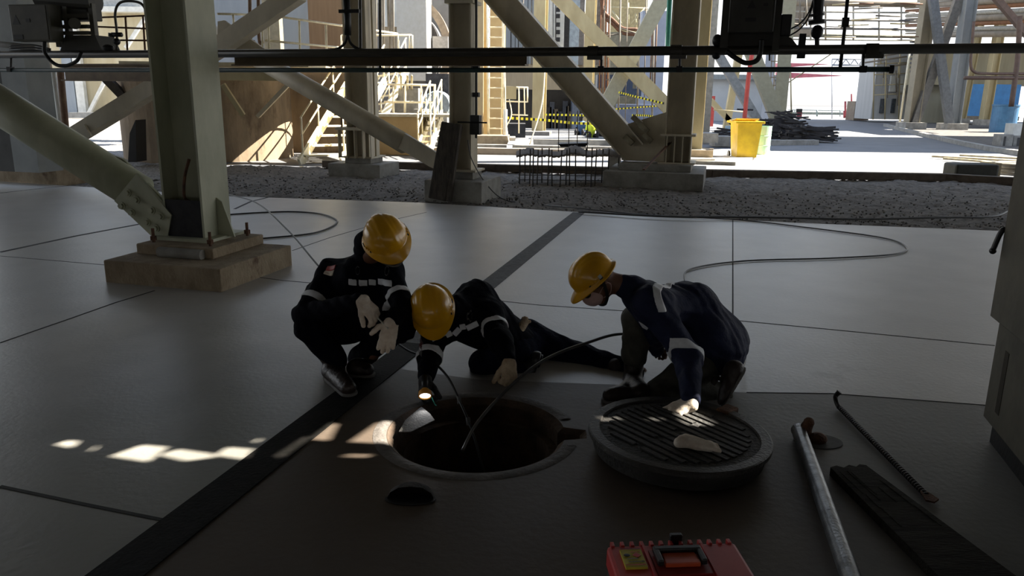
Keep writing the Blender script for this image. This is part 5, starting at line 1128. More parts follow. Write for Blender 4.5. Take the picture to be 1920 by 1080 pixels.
# ladder columns
hcol('steel_column', 'sandy column left of the long ladder', 897, 268, 27, 8, mat('sandy_column', (.70, .56, .32), (.60, .46, .25), .6, scale=1.5), Y=27.6)
hcol('steel_column', 'sandy column right behind the long ladder', 932, 266, 22, 8, mat('sandy_column', (.7, .56, .32)), Y=28.6)
t = thing('ladder', 'long sunlit ladder fixed between two sandy columns', 'ladder', V(930, 266, 27.2))
for x in (915, 944): lpipe('stile', None, [(x-1.5, -40, 27.2), (x+1, 266, 27.2)], 4.5, rail_paint, parent=t)
for k in range(15): lpipe('rung', None, [(914, -6+k*19, 27.2), (945, -6+k*19, 27.2)], 2.4, rail_paint, parent=t)
t = thing('column_footing', 'sunlit low footing under the ladder columns', 'footing', V(910, 282, 26)); q = G(915, 280); MB().box((q.x, 26.6, .14), (1.3, 1.0, .36)).build('block', mat('sandy_footing', (.60, .47, .30), None, .8), t); MB().box((q.x+.6, 27, .1), (.5, 1.2, .3)).build('side_block', mat('pale_cap', (.55, .52, .45)), t)
t = thing('switch_box', 'small beige switch box on the right side of the ladder', 'switch box', V(957, 185, 27)); W1('housing', None, None, 947, 968, 162, 186, 27, .3, cream, t); lpipe('cable', None, [(955, 186, 27), (959, 215, 27), (950, 236, 27)], 2, rail_paint, parent=t)
t = thing('pipe_cage', 'white square pipe frame right of the ladder', 'frame', V(975, 215, 27.5))
for p, q in (((948, 163, 27.5), (989, 164, 27.5)), ((948, 190, 27.5), (989, 191, 27.5)), ((989, 163, 27.5), (989, 192, 27.5)), ((973, 163, 27.5), (973, 250, 27.5)), ((983, 163, 27.5), (984, 215, 27.5)), ((960, 215, 27.5), (990, 216, 27.5))): lpipe('tube', None, [p, q], 2.6, rail_paint, parent=t)
lpipe('white_tube', 'short white tube beside the ladder foot', [(948, 205, 26.8), gnd(946, 26.8)], 7, white_paint, 'tube')
lpipe('white_cable', 'white cable curving down the cream column to the ground', [(1023, 60, 26), (1021, 140, 26), (1015, 200, 25.6), (993, 272, 25.2)], 2.4, rail_paint, 'cable')
lpipe('white_cable', 'white cable hanging from the switch box to the road', [(944, 25, 26.5), (947, 150, 26.5), (949, 230, 26.3), (957, 281, 25.5)], 2.2, rail_paint, 'cable')
hcol('steel_column', 'tall cream column right of the pipe cage', 1010, 252, 21, 9, cream, Y=35)
W1('plinth_block', 'grey plinth at the foot of the tall cream column', 'plinth', 984, 1030, 247, 263, 33.8, 1.2, mat('grey_plinth', (.30, .29, .28), None, .8))
# workshop building in the middle
t = thing('workshop', 'workshop with corrugated cream cladding and dark open bay', 'building', V(1050, 250, 41))
W1('wall', None, None, 936, 1004, -60, 128, 41, 1, blue_grey, t); W1('cladding', None, None, 936, 1092, 120, 168, 40.7, .5, corr, t)
W1('opening', None, None, 936, 1092, 168, 262, 42.5, .3, mat('dark_bay', (.035, .035, .04), (.015, .015, .016), .6, scale=1.5), t)
W1('bay_side', None, None, 1072, 1085, 168, 258, 41, 1.5, mat('blue_bay_side', (.22, .27, .36), None, .6), t)
for x0, x1, m in ((1028, 1056, white_paint), (1056, 1066, steel_dark), (1066, 1084, mat('sky_blue_panel', (.55, .66, .74), None, .5)), (1084, 1093, mat('dim_strip', (.28, .26, .24), None, .7)), (1110, 1124, mat('dirty_strip', (.26, .24, .21), (.16, .14, .12), .8, scale=6)), (1124, 1134, mat('tan_strip', (.52, .42, .26), None, .7))):
    W1('wall_panel', None, None, x0, x1, -60, 122, 40.4, .4, m, t)
W1('wall_panel', None, None, 1004, 1030, -60, 122, 40.9, .6, blue_grey, t); W1('wall_panel', None, None, 1093, 1200, 60, 235, 44, .6, mat('olive_panel', (.42, .38, .26)), t)
lpipe('conduit', None, [(1042, -20, 40.2), (1042, 90, 40.2)], 1.5, steel_dark, parent=t); lpipe('conduit', None, [(1037, -20, 40.2), (1037, 88, 40.2)], 1.2, steel_dark, parent=t)
for y in (18, 30, 46, 60, 74): W1('clamp', None, None, 1043, 1050, y-4, y+4, 40.1, .1, steel_dark, t)
hcol('steel_column', 'cream column behind the broad dark brace', 1100, 258, 17, 9, cream, Y=37)
t = thing('cross_bracing', 'cream crossed braces left of the teal pipe', 'braces', V(1185, 200, 32))
lbar('brace', None, (1040, -12, 32), (1256, 205, 32), 24, cream, None, t, thick=.3); lbar('brace', None, (1262, -40, 32.5), (1120, 228, 32.5), 26, mat('green_cream', (.52, .50, .36), (.44, .42, .3), .6), None, t, thick=.3)
t = thing('yellow_steelwork', 'yellow stair tower steelwork behind the crossed braces', 'steelwork', V(1170, 90, 48)); W1('panel', None, None, 1140, 1210, -60, 90, 50, .5, mat('yellow_wall', (.68, .55, .28), None, .7), t)
for (p, q) in (((1146, 14, 48), (1215, 16, 48)), ((1175, 55, 48), (1210, 14, 48)), ((1181, 60, 48), (1215, 20, 48)), ((1178, 5, 48), (1178, 60, 48)), ((1192, 25, 48), (1192, 58, 48)), ((1148, 20, 48), (1175, 58, 48))): lpipe('member', None, [p, q], 3, cream, parent=t)
t = thing('rusty_pipes', 'rust brown pipes bending behind the crossed braces', 'pipes', V(1135, 240, 39))
for k in range(2): lpipe('bent_pipe', None, [(1128+k*4, -20, 39), (1130, 18+k*8, 39), (1150, 38+k*8, 39), (1168, 53+k*9, 39), (1195, 55+k*10, 39)], 6, rust, parent=t)
for i in range(4): lpipe('rusty_riser', None, [(1128+i*5, -20, 39.5), gnd(1122+i*5, 39.5)], 3, mat('orange_rust', (.40, .18, .08), None, .8), parent=t)
W1('blue_tower_wall', 'pale blue grey tower wall left of the teal pipe', 'wall', 1194, 1238, 20, 240, 43, 1, mat('pale_blue_wall', (.48, .54, .66), (.42, .48, .6), .6, scale=2))
W1('blue_shelter', 'low blue shelter behind the warning tapes', 'shelter', 1156, 1260, 196, 262, 41, .8, mat('soft_blue', (.27, .34, .52), (.22, .28, .44), .6, scale=3))
t = thing('blue_hopper', 'dark blue hopper on a small frame behind the cross braces', 'hopper', V(1175, 185, 40)); W1('bin', None, None, 1166, 1186, 136, 168, 40, 1, mat('dark_blue', (.05, .09, .18), None, .5), t); W1('frame', None, None, 1158, 1202, 166, 180, 39.8, 1, mat('dark_blue', (.05, .09, .18)), t)
W1('blue_hood', None, None, 1120, 1150, 140, 165, 40, 1, mat('dark_blue', (.05, .09, .18)), t)
lpipe('teal_pipe', 'upright teal pipe left of the tall dark-faced column', [(1257, -40, 19), (1252, 88, 19)], 9, teal_pipe)
t = thing('pipe_riser', 'brown pipe riser with fittings left of the teal pipe', 'pipe', V(1228, 150, 36))
for x in (1222, 1230): lpipe('riser', None, [(x+4, -20, 36), (x-4, 190, 36)], 3, mat('tan_rust_pipe', (.36, .24, .15)), parent=t)
ct = mat('clutter_steel', (.28, .24, .18), (.18, .15, .11), .7, scale=3); rc = random.Random(21)
t = thing('pipe_tangle', 'tangle of thin pipes and struts behind the crossed braces', 'pipes', V(1200, 210, 38))
for i in range(9): x = 1096+i*16+rc.uniform(-4, 4); lpipe('pipe', None, [(x+3, rc.uniform(-20, 40), 38.5), gnd(x-2, 38.5)], rc.uniform(1.5, 3.5), ct, parent=t)
for i in range(5): y = rc.uniform(20, 160); x = rc.uniform(1100, 1180); lpipe('strut', None, [(x, y, 38.6), (x+rc.uniform(30, 60), y+rc.uniform(-12, 12), 38.6)], 2.5, ct, parent=t)
t = thing('wall_conduits', 'thin dark conduits on the blue grey workshop wall', 'conduits', V(970, 125, 40.5))
for x in (958, 966, 972, 981, 990, 997): lpipe('conduit', None, [(x, -20, 40.6), (x, 122, 40.6)], rc.uniform(1, 2.4), ct if x % 2 else steel_dark, parent=t)
t = thing('kiln_piping', 'thin pipes on the tan wall left of the white tower', 'pipes', V(700, 95, 24.6))
for x in (697, 706, 720, 731, 738): lpipe('pipe', None, [(x, -20, 24.5), (x, 130, 24.5)], rc.uniform(1.5, 3.5), ct, parent=t)
t = thing('bay_machinery', 'dim machinery standing in the dark workshop bay', 'machinery', V(1050, 255, 41.8))
for i in range(9): x = 1024+i*6; W1('machine_part', None, None, x, x+rc.uniform(4, 9), rc.uniform(185, 225), 258, 41.9, .4, rc.choice([steel_dark, ct, mat('dim_blue', (.07, .09, .13), None, .6)]), t)
t = thing('rack_piping', 'tangle of thin pipes hanging below the far pipe rack', 'pipes', V(1560, 60, 44))
for i in range(16): x = rc.uniform(1440, 1700); y = rc.uniform(5, 70); lpipe('pipe', None, [(x, y, 44.5), (x+rc.uniform(15, 60), y+rc.uniform(-4, 4), 44.5)], rc.uniform(1.2, 3), rc.choice([ct, cream, rust]), parent=t)
for i in range(7): x = 1445+i*11; lpipe('dropper', None, [(x, -10, 44.3), (x+rc.uniform(-3, 3), rc.uniform(40, 85), 44.3)], rc.uniform(1.5, 4), ct, parent=t)
t = thing('hall_piping', 'pipework and brackets on the face of the white hall', 'pipes', V(1670, 215, 60.5))
for i in range(12): x = rc.uniform(1636, 1706); y = rc.uniform(98, 190); lpipe('pipe', None, [(x, y, 60.6), (x+rc.uniform(-3, 3), y+rc.uniform(10, 40), 60.6)], rc.uniform(1.2, 2.8), rc.choice([ct, cream, lb_ if False else ct]), parent=t)
# warning tapes
def tape(label, pts, h=3.6):
    P_ = spline([V(*p) for p in pts], 8); t = thing('warning_tape', label, 'tape', P_[0]); hh = h*pts[0][2]/F; N = len(P_)-1
    mb = MB(); mi = []
    for i in range(N):
        for k in range(2): mb.bar(P_[i].lerp(P_[i+1], k*.5), P_[i].lerp(P_[i+1], k*.5+.5), .01, hh); mi += [k]*6
    o = mb.build('strip', tape_y, t); o.data.materials.append(tape_k); o.data.polygons.foreach_set('material_index', mi)
    return t
tape('yellow and black warning tape stretched in front of the dark bay', [(950, 221, 29), (1020, 225, 29), (1080, 231, 29), (1148, 232, 29)], 4.6)
tape('upper warning tape across the dark bay', [(1022, 215, 34), (1080, 216, 34), (1125, 218, 34)])
tape('highest warning tape right of the broad dark brace', [(1160, 173, 30), (1195, 182, 30), (1245, 194, 30)])
tape('middle warning tape in front of the blue shelter', [(1148, 205, 33.5), (1200, 201, 33), (1245, 198, 32)], 2.6)
tape('lowest warning tape beside the orange cone', [(1185, 216, 28), (1215, 217, 28), (1245, 223, 28)])
t = thing('traffic_cone', 'orange traffic cone behind the dirty gusset', 'cone', G(1209, 239)); q = G(1209, 239, .02); MB().cyl(q, V(1209, 206, q.y), .24, 16, .04).build('cone', cone_m, t, smooth=True); MB().box(q, (.6, .6, .04)).build('base', cone_m, t)
# two people sitting far away
def small_person(label, x, yb, Y, m, turn=0):
    b = V(x, yb, Y); t = thing('person', label, 'person', b); s = 1.0; f = Vector((math.sin(turn), -math.cos(turn), 0)); sd = Vector((f.y, -f.x, 0))
    hp = b+UPV*.25; ch = hp+UPV*.42+f*.08; hd = ch+UPV*.30+f*.06
    bd = [(*cap(hp, ch, .14, .15), .05), (*cap(ch, hd, .06, .06), .03), (*ell(hd+UPV*.04, (.075, .09, .11)), .02)]
    for k in (-1, 1):
        kn = hp+f*.40+sd*k*.16+UPV*.12; bd += [(*cap(hp+sd*k*.1, kn, .09, .07), .03), (*cap(kn, kn+f*.05-UPV*.33, .065, .05), .03), (*cap(kn+f*.05-UPV*.33, kn+f*.2-UPV*.34, .045, .035), .02)]
        el = ch+sd*k*.24-UPV*.22+f*.08; bd += [(*cap(ch+sd*k*.17+UPV*.05, el, .055, .045), .03), (*cap(el, kn+UPV*.09-f*.05, .04, .035), .02), (*cap(kn+UPV*.09-f*.05, kn+UPV*.09+f*.06, .033, .028), .02)]
    sobj('body', bd, .016, mat('dark_work_clothes', (.03, .03, .04), None, .9), t)
    sobj('top', [(*cap(hp+UPV*.02, ch, .165, .175), .05)]+[(*cap(ch+sd*k*.17+UPV*.05, ch+sd*k*.22-UPV*.1+f*.04, .07, .065), .04) for k in (-1, 1)], .016, m, t)
    sobj('hard_hat', [(*ell(hd+UPV*.09, (.11, .13, .09)), .02)], .014, mat('dim_helmet', (.05, .05, .06), None, .4), t)
small_person('distant person sitting in a bright yellow safety vest', 1107, 268, 33, vest_m, .2)
small_person('distant person sitting in blue work clothes by the dark bay', 1091, 262, 35, mat('blue_shirt', (.10, .22, .5), None, .8), -.4)
small_person('distant person in dark clothes sitting under the broad dark brace', 1128, 262, 34, mat('dark_shirt', (.03, .03, .05), None, .8), .5)
W1('material_heap', 'dark heap of material left of the tall cream column', 'heap', 945, 985, 232, 262, 32, 1.2, mat('dark_heap', (.05, .05, .055), (.025, .025, .028), .9, scale=4, bump=.5))
tag(MB().prism([G(950, 282)+UPV*.0, G(1000, 276), G(990, 266), G(955, 268)], (0, 0, .14)).build('pale_sheets', mat('pale_sheet', (.5, .5, .5), (.4, .4, .4), .7)), 'pale sheets piled on the ground left of the rebar frame', 'sheets')
struct(MB().bar((-2.6, 22.6, .06), (3.9, 22.3, .06), .35, .18).build('trim_17', mat('sandy_kerb', (.50, .42, .33), (.4, .33, .26), .8, scale=3)))
struct(MB().bar((-1.5, 24.4, .06), (3.9, 24.0, .06), .3, .16).build('trim_18', conc))
W1('low_wall', 'low grey ledge behind the sitting people', 'ledge', 1000, 1170, 262, 272, 27, .4, conc)
# rebar frame with dusty sheets
t = thing('rebar_frame', 'row of upright rebars carrying dusty crumpled sheets', 'rebar frame', G(1065, 345))
rb = random.Random(11)
for x, yb in zip((974, 984, 993, 999, 1007, 1016, 1027, 1035, 1050, 1061, 1068, 1079, 1098, 1108, 1115, 1128, 1139, 1159), (340, 336, 344, 346, 342, 338, 343, 345, 346, 342, 343, 348, 342, 347, 345, 340, 343, 336)):
    a_ = G(x, yb, 0); zt_ = V(x, rb.uniform(277, 282), a_.y).z; MB().tube([a_-UPV*.05, Vector((a_.x+rb.uniform(-.02, .02), a_.y, zt_))], .012, 6).build('rebar', rebar_m, t)
for x, yt in ((1047, 215), (1066, 212), (1082, 208), (1101, 204)): a_ = V(x, 290, 15.7); MB().tube([a_, V(x+1, yt, 15.7)], .009, 6).build('tall_rebar', rebar_m, t)
for y in (318, 328, 337): MB().tube([V(972, y, 15.4), V(1160, y+2, 15.4)], .008, 6).build('cross_rebar', rebar_m, t)
xs = np.linspace(968, 1164, 60); NX = 60; NYs = 14; vs = []
for j in range(NYs):
    for i, x in enumerate(xs):
        Y = 15.1+j*.085; u = (x-968)/196; hmp = .10*math.exp(-((u-.12)/.10)**2)+.06*math.exp(-((u-.30)/.05)**2)+.15*math.exp(-((u-.55)/.11)**2)+.05*math.exp(-((u-.78)/.05)**2)+.09*math.exp(-((u-.88)/.07)**2)
        base = V(x, 287, 15.5); edge = -.04*abs(j/(NYs-1)-.5)*2; vs.append((base.x*Y/15.5, Y, base.z+hmp*(1-abs(j/(NYs-1)-.5)*1.1)+edge+.012*math.sin(x*.7+j)))
fs = [(j*NX+i, j*NX+i+1, (j+1)*NX+i+1, (j+1)*NX+i) for j in range(NYs-1) for i in range(NX-1)]
o = mkobj('dusty_sheet', vs, fs, mat('dusty_sheet', (.42, .37, .33), (.30, .26, .22), .9, scale=6, bump=.4), t, smooth=True); sm = o.modifiers.new('solid', 'SOLIDIFY'); sm.thickness = .03
tag(MB().prism([V(x, y, 15.9) for x, y in ((1046, 270), (1052, 276), (1098, 275), (1104, 268))], (0, .5, 0)).build('dark_tray', steel_dark), 'dark shallow tray on top of the dusty sheets', 'tray')
W1('curved_panel', 'grey curved panel at the right end of the rebar frame', 'panel', 1140, 1163, 280, gnd(1150, 16.6)[1], 16.6, .1, conc)
# ------------------------------------------------------------------ right of the tall column
t = hcol('steel_column', 'sunlit cream column standing on a block beside the yellow bin', 1300, 278, 30, 7, cream, Y=20.9, z0=.3, base=.3, dk=.9)
q = V(1306, 288, 20.6); MB().box((q.x, 20.9, .12), (1.0, 1.0, .34), R=RG).build('plinth', mat('sandy_footing', (.60, .47, .30)), t); MB().box((q.x+.05, 20.6, .0), (1.9, 1.6, .12), R=RG).build('slab', mat('pale_cap', (.55, .52, .45)), t)
hcol('steel_column', 'greyish column right behind the sunlit cream column', 1322, 252, 15, 8, mat('greyish_cream', (.46, .44, .38), None, .7), Y=29)
W1('grey_plinth_block', 'grey concrete block behind the sunlit cream column', 'block', 1310, 1346, 250, 268, 26, 1.0, conc)
W1('grey_plinth_block', 'long low grey block left of the black rubber pile', 'block', 1340, 1375, 256, gnd(1357, 27)[1], 27, .8, conc)
t = thing('far_building', 'pale bright building with arched door beyond the bins', 'building', V(1370, 245, 60)); W1('wall', None, None, 1322, 1470, 148, 245, 60, 1, far_haze, t); W1('roof_edge', None, None, 1322, 1475, 140, 149, 59.5, 1.5, mat('roof_grey', (.45, .5, .5), None, .7), t)
W1('red_door', 'red cabinet standing right of the cream columns', 'cabinet', 1323, 1337, 180, 237, G(1330, 237).y, .5, red_paint)
lpipe('fire_pipe', 'upright red fire pipe behind the yellow bin', [(1410, 100, 27), (1403, 150, 27), gnd(1391, 27)], 8, red_paint)
t = thing('valve_flange', 'red flange and dark handwheel at the foot of the fire pipe', 'valve', V(1396, 228, 27)); MB().cyl(V(1396, 226, 27), V(1396, 221, 27), .16, 14).build('flange', red_paint, t); MB().cyl(V(1382, 205, 27), V(1412, 206, 27), .03, 8).build('handle', steel_dark, t)
Y7 = 36
t = thing('grey_diagonal', 'grey diagonal brace behind the yellow bin', 'brace', V(1440, 240, Y7)); lbar('brace', None, (1338, 88, Y7), (1428, 240, Y7), 15, mat('pale_grey_brace', (.46, .48, .48), None, .6), None, t, thick=.3)
t = thing('cream_diagonal', 'cream diagonal brace meeting the column by the rubber pile', 'brace', V(1460, 250, Y7)); lbar('brace', None, (1395, 60, Y7), (1468, 250, Y7), 24, mat('green_cream', (.52, .50, .36)), None, t, thick=.35)
t = thing('yellow_diagonal', 'thin yellow cream braces behind the red fire pipe', 'brace', V(1370, 235, 42)); lbar('brace', None, (1392, 60, 42), gnd(1361, 42), 12, cream, None, t, thick=.3); lbar('brace', None, (1332, 188, 42), (1378, 238, 42), 9, cream, None, t, thick=.3); lpipe('rail', None, [(1338, 206, 41), (1400, 210, 41)], 2.5, cream, parent=t)
hcol('steel_column', 'tall greenish column on a concrete block by the rubber pile', 1458, 250, 21, 9, mat('green_cream', (.52, .50, .36)), Y=37.5)
W1('column_footing', 'concrete footing of the greenish column', 'footing', 1432, 1483, 248, 265, 36, 1.2, mat('tan_footing', (.34, .29, .23), (.26, .22, .17), .8, scale=3))
hcol('steel_column', 'blue grey column left of the caged ladder', 1434, 235, 17, 9, mat('pale_blue_wall', (.48, .54, .66)), Y=42, base=0)
t = thing('caged_ladder', 'caged ladder beside the greenish column', 'ladder', V(1450, 225, 39))
for x in (1443, 1449, 1455): lpipe('stile', None, [(x+6, 60, 39), gnd(x-2, 39)], 1.6, mat('dark_tan', (.25, .2, .14), None, .7), parent=t)
for k in range(11): lpipe('hoop', None, [(1444+(.5-k/11)*6, 70+k*15, 39), (1458+(.5-k/11)*6, 70+k*15, 39)], 1.8, mat('dark_tan', (.25, .2, .14)), parent=t)
# bins and island
PK = 1.0
isl = thing('kerb_island', 'sunlit kerbed island the bins stand on', 'kerb', G(1370, 300)); pts = [G(x, y) for x, y in ((1280, 306), (1340, 306), (1400, 304), (1440, 300), (1452, 294), (1440, 288), (1380, 286), (1300, 288), (1275, 292))]
MB().prism([p+UPV*-.05 for p in pts], (0, 0, .16)).build('slab', mat('pale_kerb', (.62, .60, .56), (.5, .48, .44), .8, scale=2), isl)
yb = G(1394, 294, .10); t = thing('yellow_bin', 'yellow wheeled rubbish bin with open top', 'bin', yb)
wb0, wb1 = .33, .40; hgt = V(1395, 229, yb.y).z-.10
def tap(c, w0, d0, w1, d1, h): return [c+Vector((x*w0, y*d0, 0)) for x, y in ((-1, -1), (1, -1), (1, 1), (-1, 1))]+[c+Vector((x*w1, y*d1, h)) for x, y in ((-1, -1), (1, -1), (1, 1), (-1, 1))]
mb = MB().add(tap(yb, .26, .28, .32, .36, hgt)+tap(yb+UPV*.03, .24, .26, .30, .34, hgt-.03), [(3, 2, 1, 0), (0, 1, 5, 4), (1, 2, 6, 5), (2, 3, 7, 6), (3, 0, 4, 7), (8, 9, 10, 11), (8, 12, 13, 9), (9, 13, 14, 10), (10, 14, 15, 11), (11, 15, 12, 8), (4, 5, 13, 12), (5, 6, 14, 13), (6, 7, 15, 14), (7, 4, 12, 15)]); mb.build('bin_body', yellow_plastic, t)
mb = MB()
for (x, y, sx, sy) in ((0, -.37, .76, .05), (0, .37, .76, .05), (-.345, 0, .06, .76), (.345, 0, .06, .76)): mb.box(yb+Vector((x, y, hgt)), (sx, sy, .06))
mb.build('rim', yellow_plastic, t, bevel=.01); MB().tube([yb+Vector((-.4, .42, hgt)), yb+Vector((.4, .42, hgt))], .025, 10).build('handle_bar', yellow_plastic, t)
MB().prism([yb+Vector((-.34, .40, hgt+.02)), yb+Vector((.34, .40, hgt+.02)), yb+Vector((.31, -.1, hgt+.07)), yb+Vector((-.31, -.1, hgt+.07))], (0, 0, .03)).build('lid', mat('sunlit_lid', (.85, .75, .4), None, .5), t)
for sx in (-1, 1): MB().cyl(yb+Vector((sx*.34, .3, .05)), yb+Vector((sx*.30, .3, .05)), .10, 14).build('wheel', rubber, t)
gb_ = G(1424, 290, .10); hg = V(1425, 236, gb_.y+.1).z-.10; t = thing('green_drum', 'pale green open drum right behind the yellow bin', 'drum', gb_)
MB().lathe(gb_, [(0, 0), (.25, 0), (.26, .02), (.265, hg*.33), (.275, hg*.34), (.265, hg*.35), (.268, hg*.66), (.278, hg*.67), (.268, hg*.68), (.275, hg), (.26, hg), (.25, .04), (0, .04)], 28).build('shell', green_drum, t, smooth=False)
bk_ = G(1367, 257); t = thing('blue_bucket', 'small pale blue bucket behind the yellow bin', 'bucket', bk_); MB().cyl(bk_, V(1368, 236, bk_.y), .15, 14, .19).build('pail', mat('pale_blue_plastic', (.35, .5, .6), None, .5), t)
PK = 0.56
# black rubber strips
def pile(label, c, N, L0, L1, R_, hgt_, seed, dirx):
    rr = random.Random(seed); mb = MB()
    for i in range(N):
        r_ = rr.random(); a = rr.uniform(-.5, .5); z = .06+hgt_*rr.random()*(1-r_*.5); d = Vector((dirx*math.cos(a), math.sin(a)*1.2, rr.uniform(-.25, .12))).normalized(); p = c+Vector((rr.uniform(-R_, R_), rr.uniform(-R_, R_), z)); L_ = rr.uniform(L0, L1)
        q = p+d*L_; q.z = max(q.z, .05); mb.bar(p-d*L_*.4, q, rr.uniform(.05, .12), rr.uniform(.04, .09))
    mb.box(c+UPV*hgt_*.35, (R_*2.1, R_*1.6, hgt_*.7)); return tag(mb.build('rubber_strip_pile', black_rub), label, 'pile', kind='stuff')
pc_ = G(1508, 266)+Vector((0, .6, 0)); pile('heap of black rubber strips at the road edge', pc_, 150, .5, 1.0, .55, .62, 3, 1.0)
pc2 = G(1486, 262)+Vector((.0, 1.6, 0)); pile('tall heap of black rubber strips behind the greenish column', pc2, 90, .4, .9, .45, 1.15, 4, .6)
pc3 = G(1358, 262); pile('small dark scrap heap left of the yellow bin', pc3, 50, .3, .6, .35, .35, 5, -1)
pile('low black scrap heap between the grey brace and the column', G(1432, 258), 40, .4, .7, .5, .75, 6, 1)
struct(MB().bar(G(1345, 272)+UPV*.06, G(1530, 270)+UPV*.06, .3, .2).build('trim_19', conc))
# distance: railing, sign, red roofs, truss
t = thing('road_end_railing', 'thin railing across the far end of the road', 'railing', V(1560, 216, 80))
lpipe('rail', None, [(1478, 206, 80), (1700, 210, 80)], 1.5, mat('teal_grey', (.4, .52, .5), None, .6), parent=t)
for x in (1490, 1532, 1575, 1610): lpipe('post', None, [(x, 206, 80), gnd(x, 80)], 3 if x == 1532 else 1.5, mat('teal_grey', (.4, .52, .5)), parent=t)
W1('far_bank', 'pale green bank beyond the end of the road', 'bank', 1440, 1720, 211, 217, 92, .6, mat('bank_green', (.38, .42, .36), None, .9))
t = thing('red_sign', 'small red and black sign stand at the far road', 'sign', V(1498, 224, 62)); W1('board', None, None, 1493, 1504, 204, 211, 62, .1, black_plastic, t); W1('body', None, None, 1494, 1503, 211, 223, 62, .15, mat('sign_red', (.7, .12, .14), None, .6), t)
t = thing('red_canopy', 'faded red canopy roof beyond the dark pipes', 'roof', V(1530, 140, 60))
for (p0, p1, p2) in (((1478, 118), (1560, 120), (1478, 126)), ((1478, 136), (1588, 142), (1478, 147))):
    MB().prism([V(*p0, 60), V(*p1, 60), V(*p2, 60)], (0, 3, .1)).build('sheet', red_roof, t)
lpipe('strut', None, [(1478, 155, 60), (1560, 100, 60)], 2, cream, parent=t); lpipe('post', None, [(1482, 120, 60), (1484, 225, 60)], 2.5, cream, parent=t)
t = thing('truss_walkway', 'blue grey truss walkway far over the road', 'walkway', V(1600, 118, 70)); lpipe('chord', None, [(1560, 111, 70), (1625, 111, 70)], 2, mat('pale_blue_wall', (.48, .54, .66)), parent=t); lpipe('chord', None, [(1560, 122, 70), (1625, 122, 70)], 3, mat('pale_blue_wall', (.48, .54, .66)), parent=t)
mb = MB()
for k in range(8): mb.bar(V(1562+k*8, 111 if k % 2 else 122, 70), V(1570+k*8, 122 if k % 2 else 111, 70), .06, .06)
for x in (1560, 1625): lpipe('post', None, [(x, 111, 70), gnd(x, 70)], 1.5, mat('pale_blue_wall', (.48, .54, .66)), parent=t)
mb.build('lacing', mat('pale_blue_wall', (.48, .54, .66)), t)
# overhead pipe rack, far right
t = thing('pipe_rack', 'pale overhead pipe rack crossing above the road', 'pipe rack', V(1600, 60, 46))
lb_ = mat('rack_tan', (.40, .34, .26), (.30, .25, .19), .7, scale=2); lb2 = mat('rack_pale', (.62, .60, .52), None, .7)
for y, w_, m, Y in ((4, 14, lb_, 46), (22, 3, lb2, 46), (37, 4, mat('rack_dim', (.22, .21, .2), None, .7), 45), (53, 4, mat('rack_dim', (.22, .21, .2)), 46), (66, 7, mat('rack_olive', (.34, .34, .26), None, .7), 47), (74, 3, lb2, 47)):
    lpipe('pipe', None, [(1395, y-1, Y), (1716, y+2, Y)], w_, m, parent=t, sm=False)
for x in (1478, 1500, 1520, 1548, 1600, 1648, 1690): lpipe('hanger', None, [(x, -20, 46), (x, 76 if x > 1510 else 90, 46)], 3, lb2 if x % 3 else lb_, parent=t)
for k in range(5): W1('pipe_support', None, None, 1480+k*9, 1486+k*9, 10, 60-k*5, 48, .3, lb_, t)
W1('beam_end', None, None, 1480, 1520, 55, 66, 44, .5, lb_, t)
# right-hand plant building
t = thing('white_hall', 'long white clad hall on the right side of the road', 'building', V(1660, 225, 62))
W1('wall', None, None, 1632, 1722, 95, 224, 62, 3, mat('white_cladding', (.72, .72, .70), (.60, .60, .58), .6, scale=.5, stretch=(6, 6, .2)), t)
for x0, x1 in ((1650, 1657), (1671, 1677)): W1('window', None, None, x0, x1, 185, 212, 61.8, .2, glassy, t)
W1('bright_panel', None, None, 1668, 1692, 142, 172, 61.7, .2, white_paint, t)
for y in (120, 140, 160, 178): lpipe('rail', None, [(1640, y, 61), (1712, y-3, 61)], 2, cream, parent=t)
for x in (1640, 1662, 1688, 1706): lpipe('upright', None, [(x, 90, 61), (x-3, 224, 61)], 2.4, cream, parent=t)
for y in (100, 106, 114, 128): lpipe('header', None, [(1618, y+4, 60), (1700, y-8, 60)], 3, lb_, parent=t)
t = thing('pipe_bends', 'cluster of grey pipes bending down to a sandy pedestal', 'pipes', G(1615, 222)); W1('pedestal', None, None, 1600, 1628, 190, gnd(1614, 66)[1], 66, 1.6, mat('sandy_pedestal', (.44, .36, .26), (.34, .24, .17), .8, scale=1.5), t)
for k in range(5): lpipe('pipe', None, [(1610+k*4.5, 191, 66), (1611+k*4.5, 165, 66), (1613+k*4.5, 146-k*3, 66), (1626+k*5, 139-k*3, 66), (1650, 134-k*4, 66)] if k > 1 else [(1610+k*4, 191, 66), (1614+k*4, 130, 66)], 3.2, mat('grey_far_pipe', (.38, .38, .37), None, .5), parent=t)
t = thing('red_hydrants', 'red pipe fittings at the far right road edge', 'fittings', V(1590, 220, 75))
for x, h_ in ((1585, 190), (1597, 176), (1600, 190), (1583, 208)): lpipe('fitting', None, [gnd(x, 75), (x, h_, 75)], 3.5, mat('sign_red', (.7, .12, .14)), parent=t)
lpipe('leaning_pole', 'thin sunlit pole leaning at the kerb on the right', [(1706, 96, 47), (1686, 236, 47)], 3.6, rail_paint, 'pole')
t = thing('louvre', 'dark louvred panel between the pole and the right columns', 'louvre', V(1717, 135, 50)); W1('frame', None, None, 1709, 1726, 66, gnd(1717, 50.3)[1], 50.3, .2, lb_, t)
for k in range(9): W1('slat', None, None, 1710, 1725, 68+k*8, 72+k*8, 50, .3, steel_dark, t)
gcr = mat('tan_green_steel', (.44, .38, .26), (.36, .31, .21), .6, scale=2); bgr = mat('cool_grey_steel', (.46, .49, .50), (.40, .43, .44), .6, scale=2)
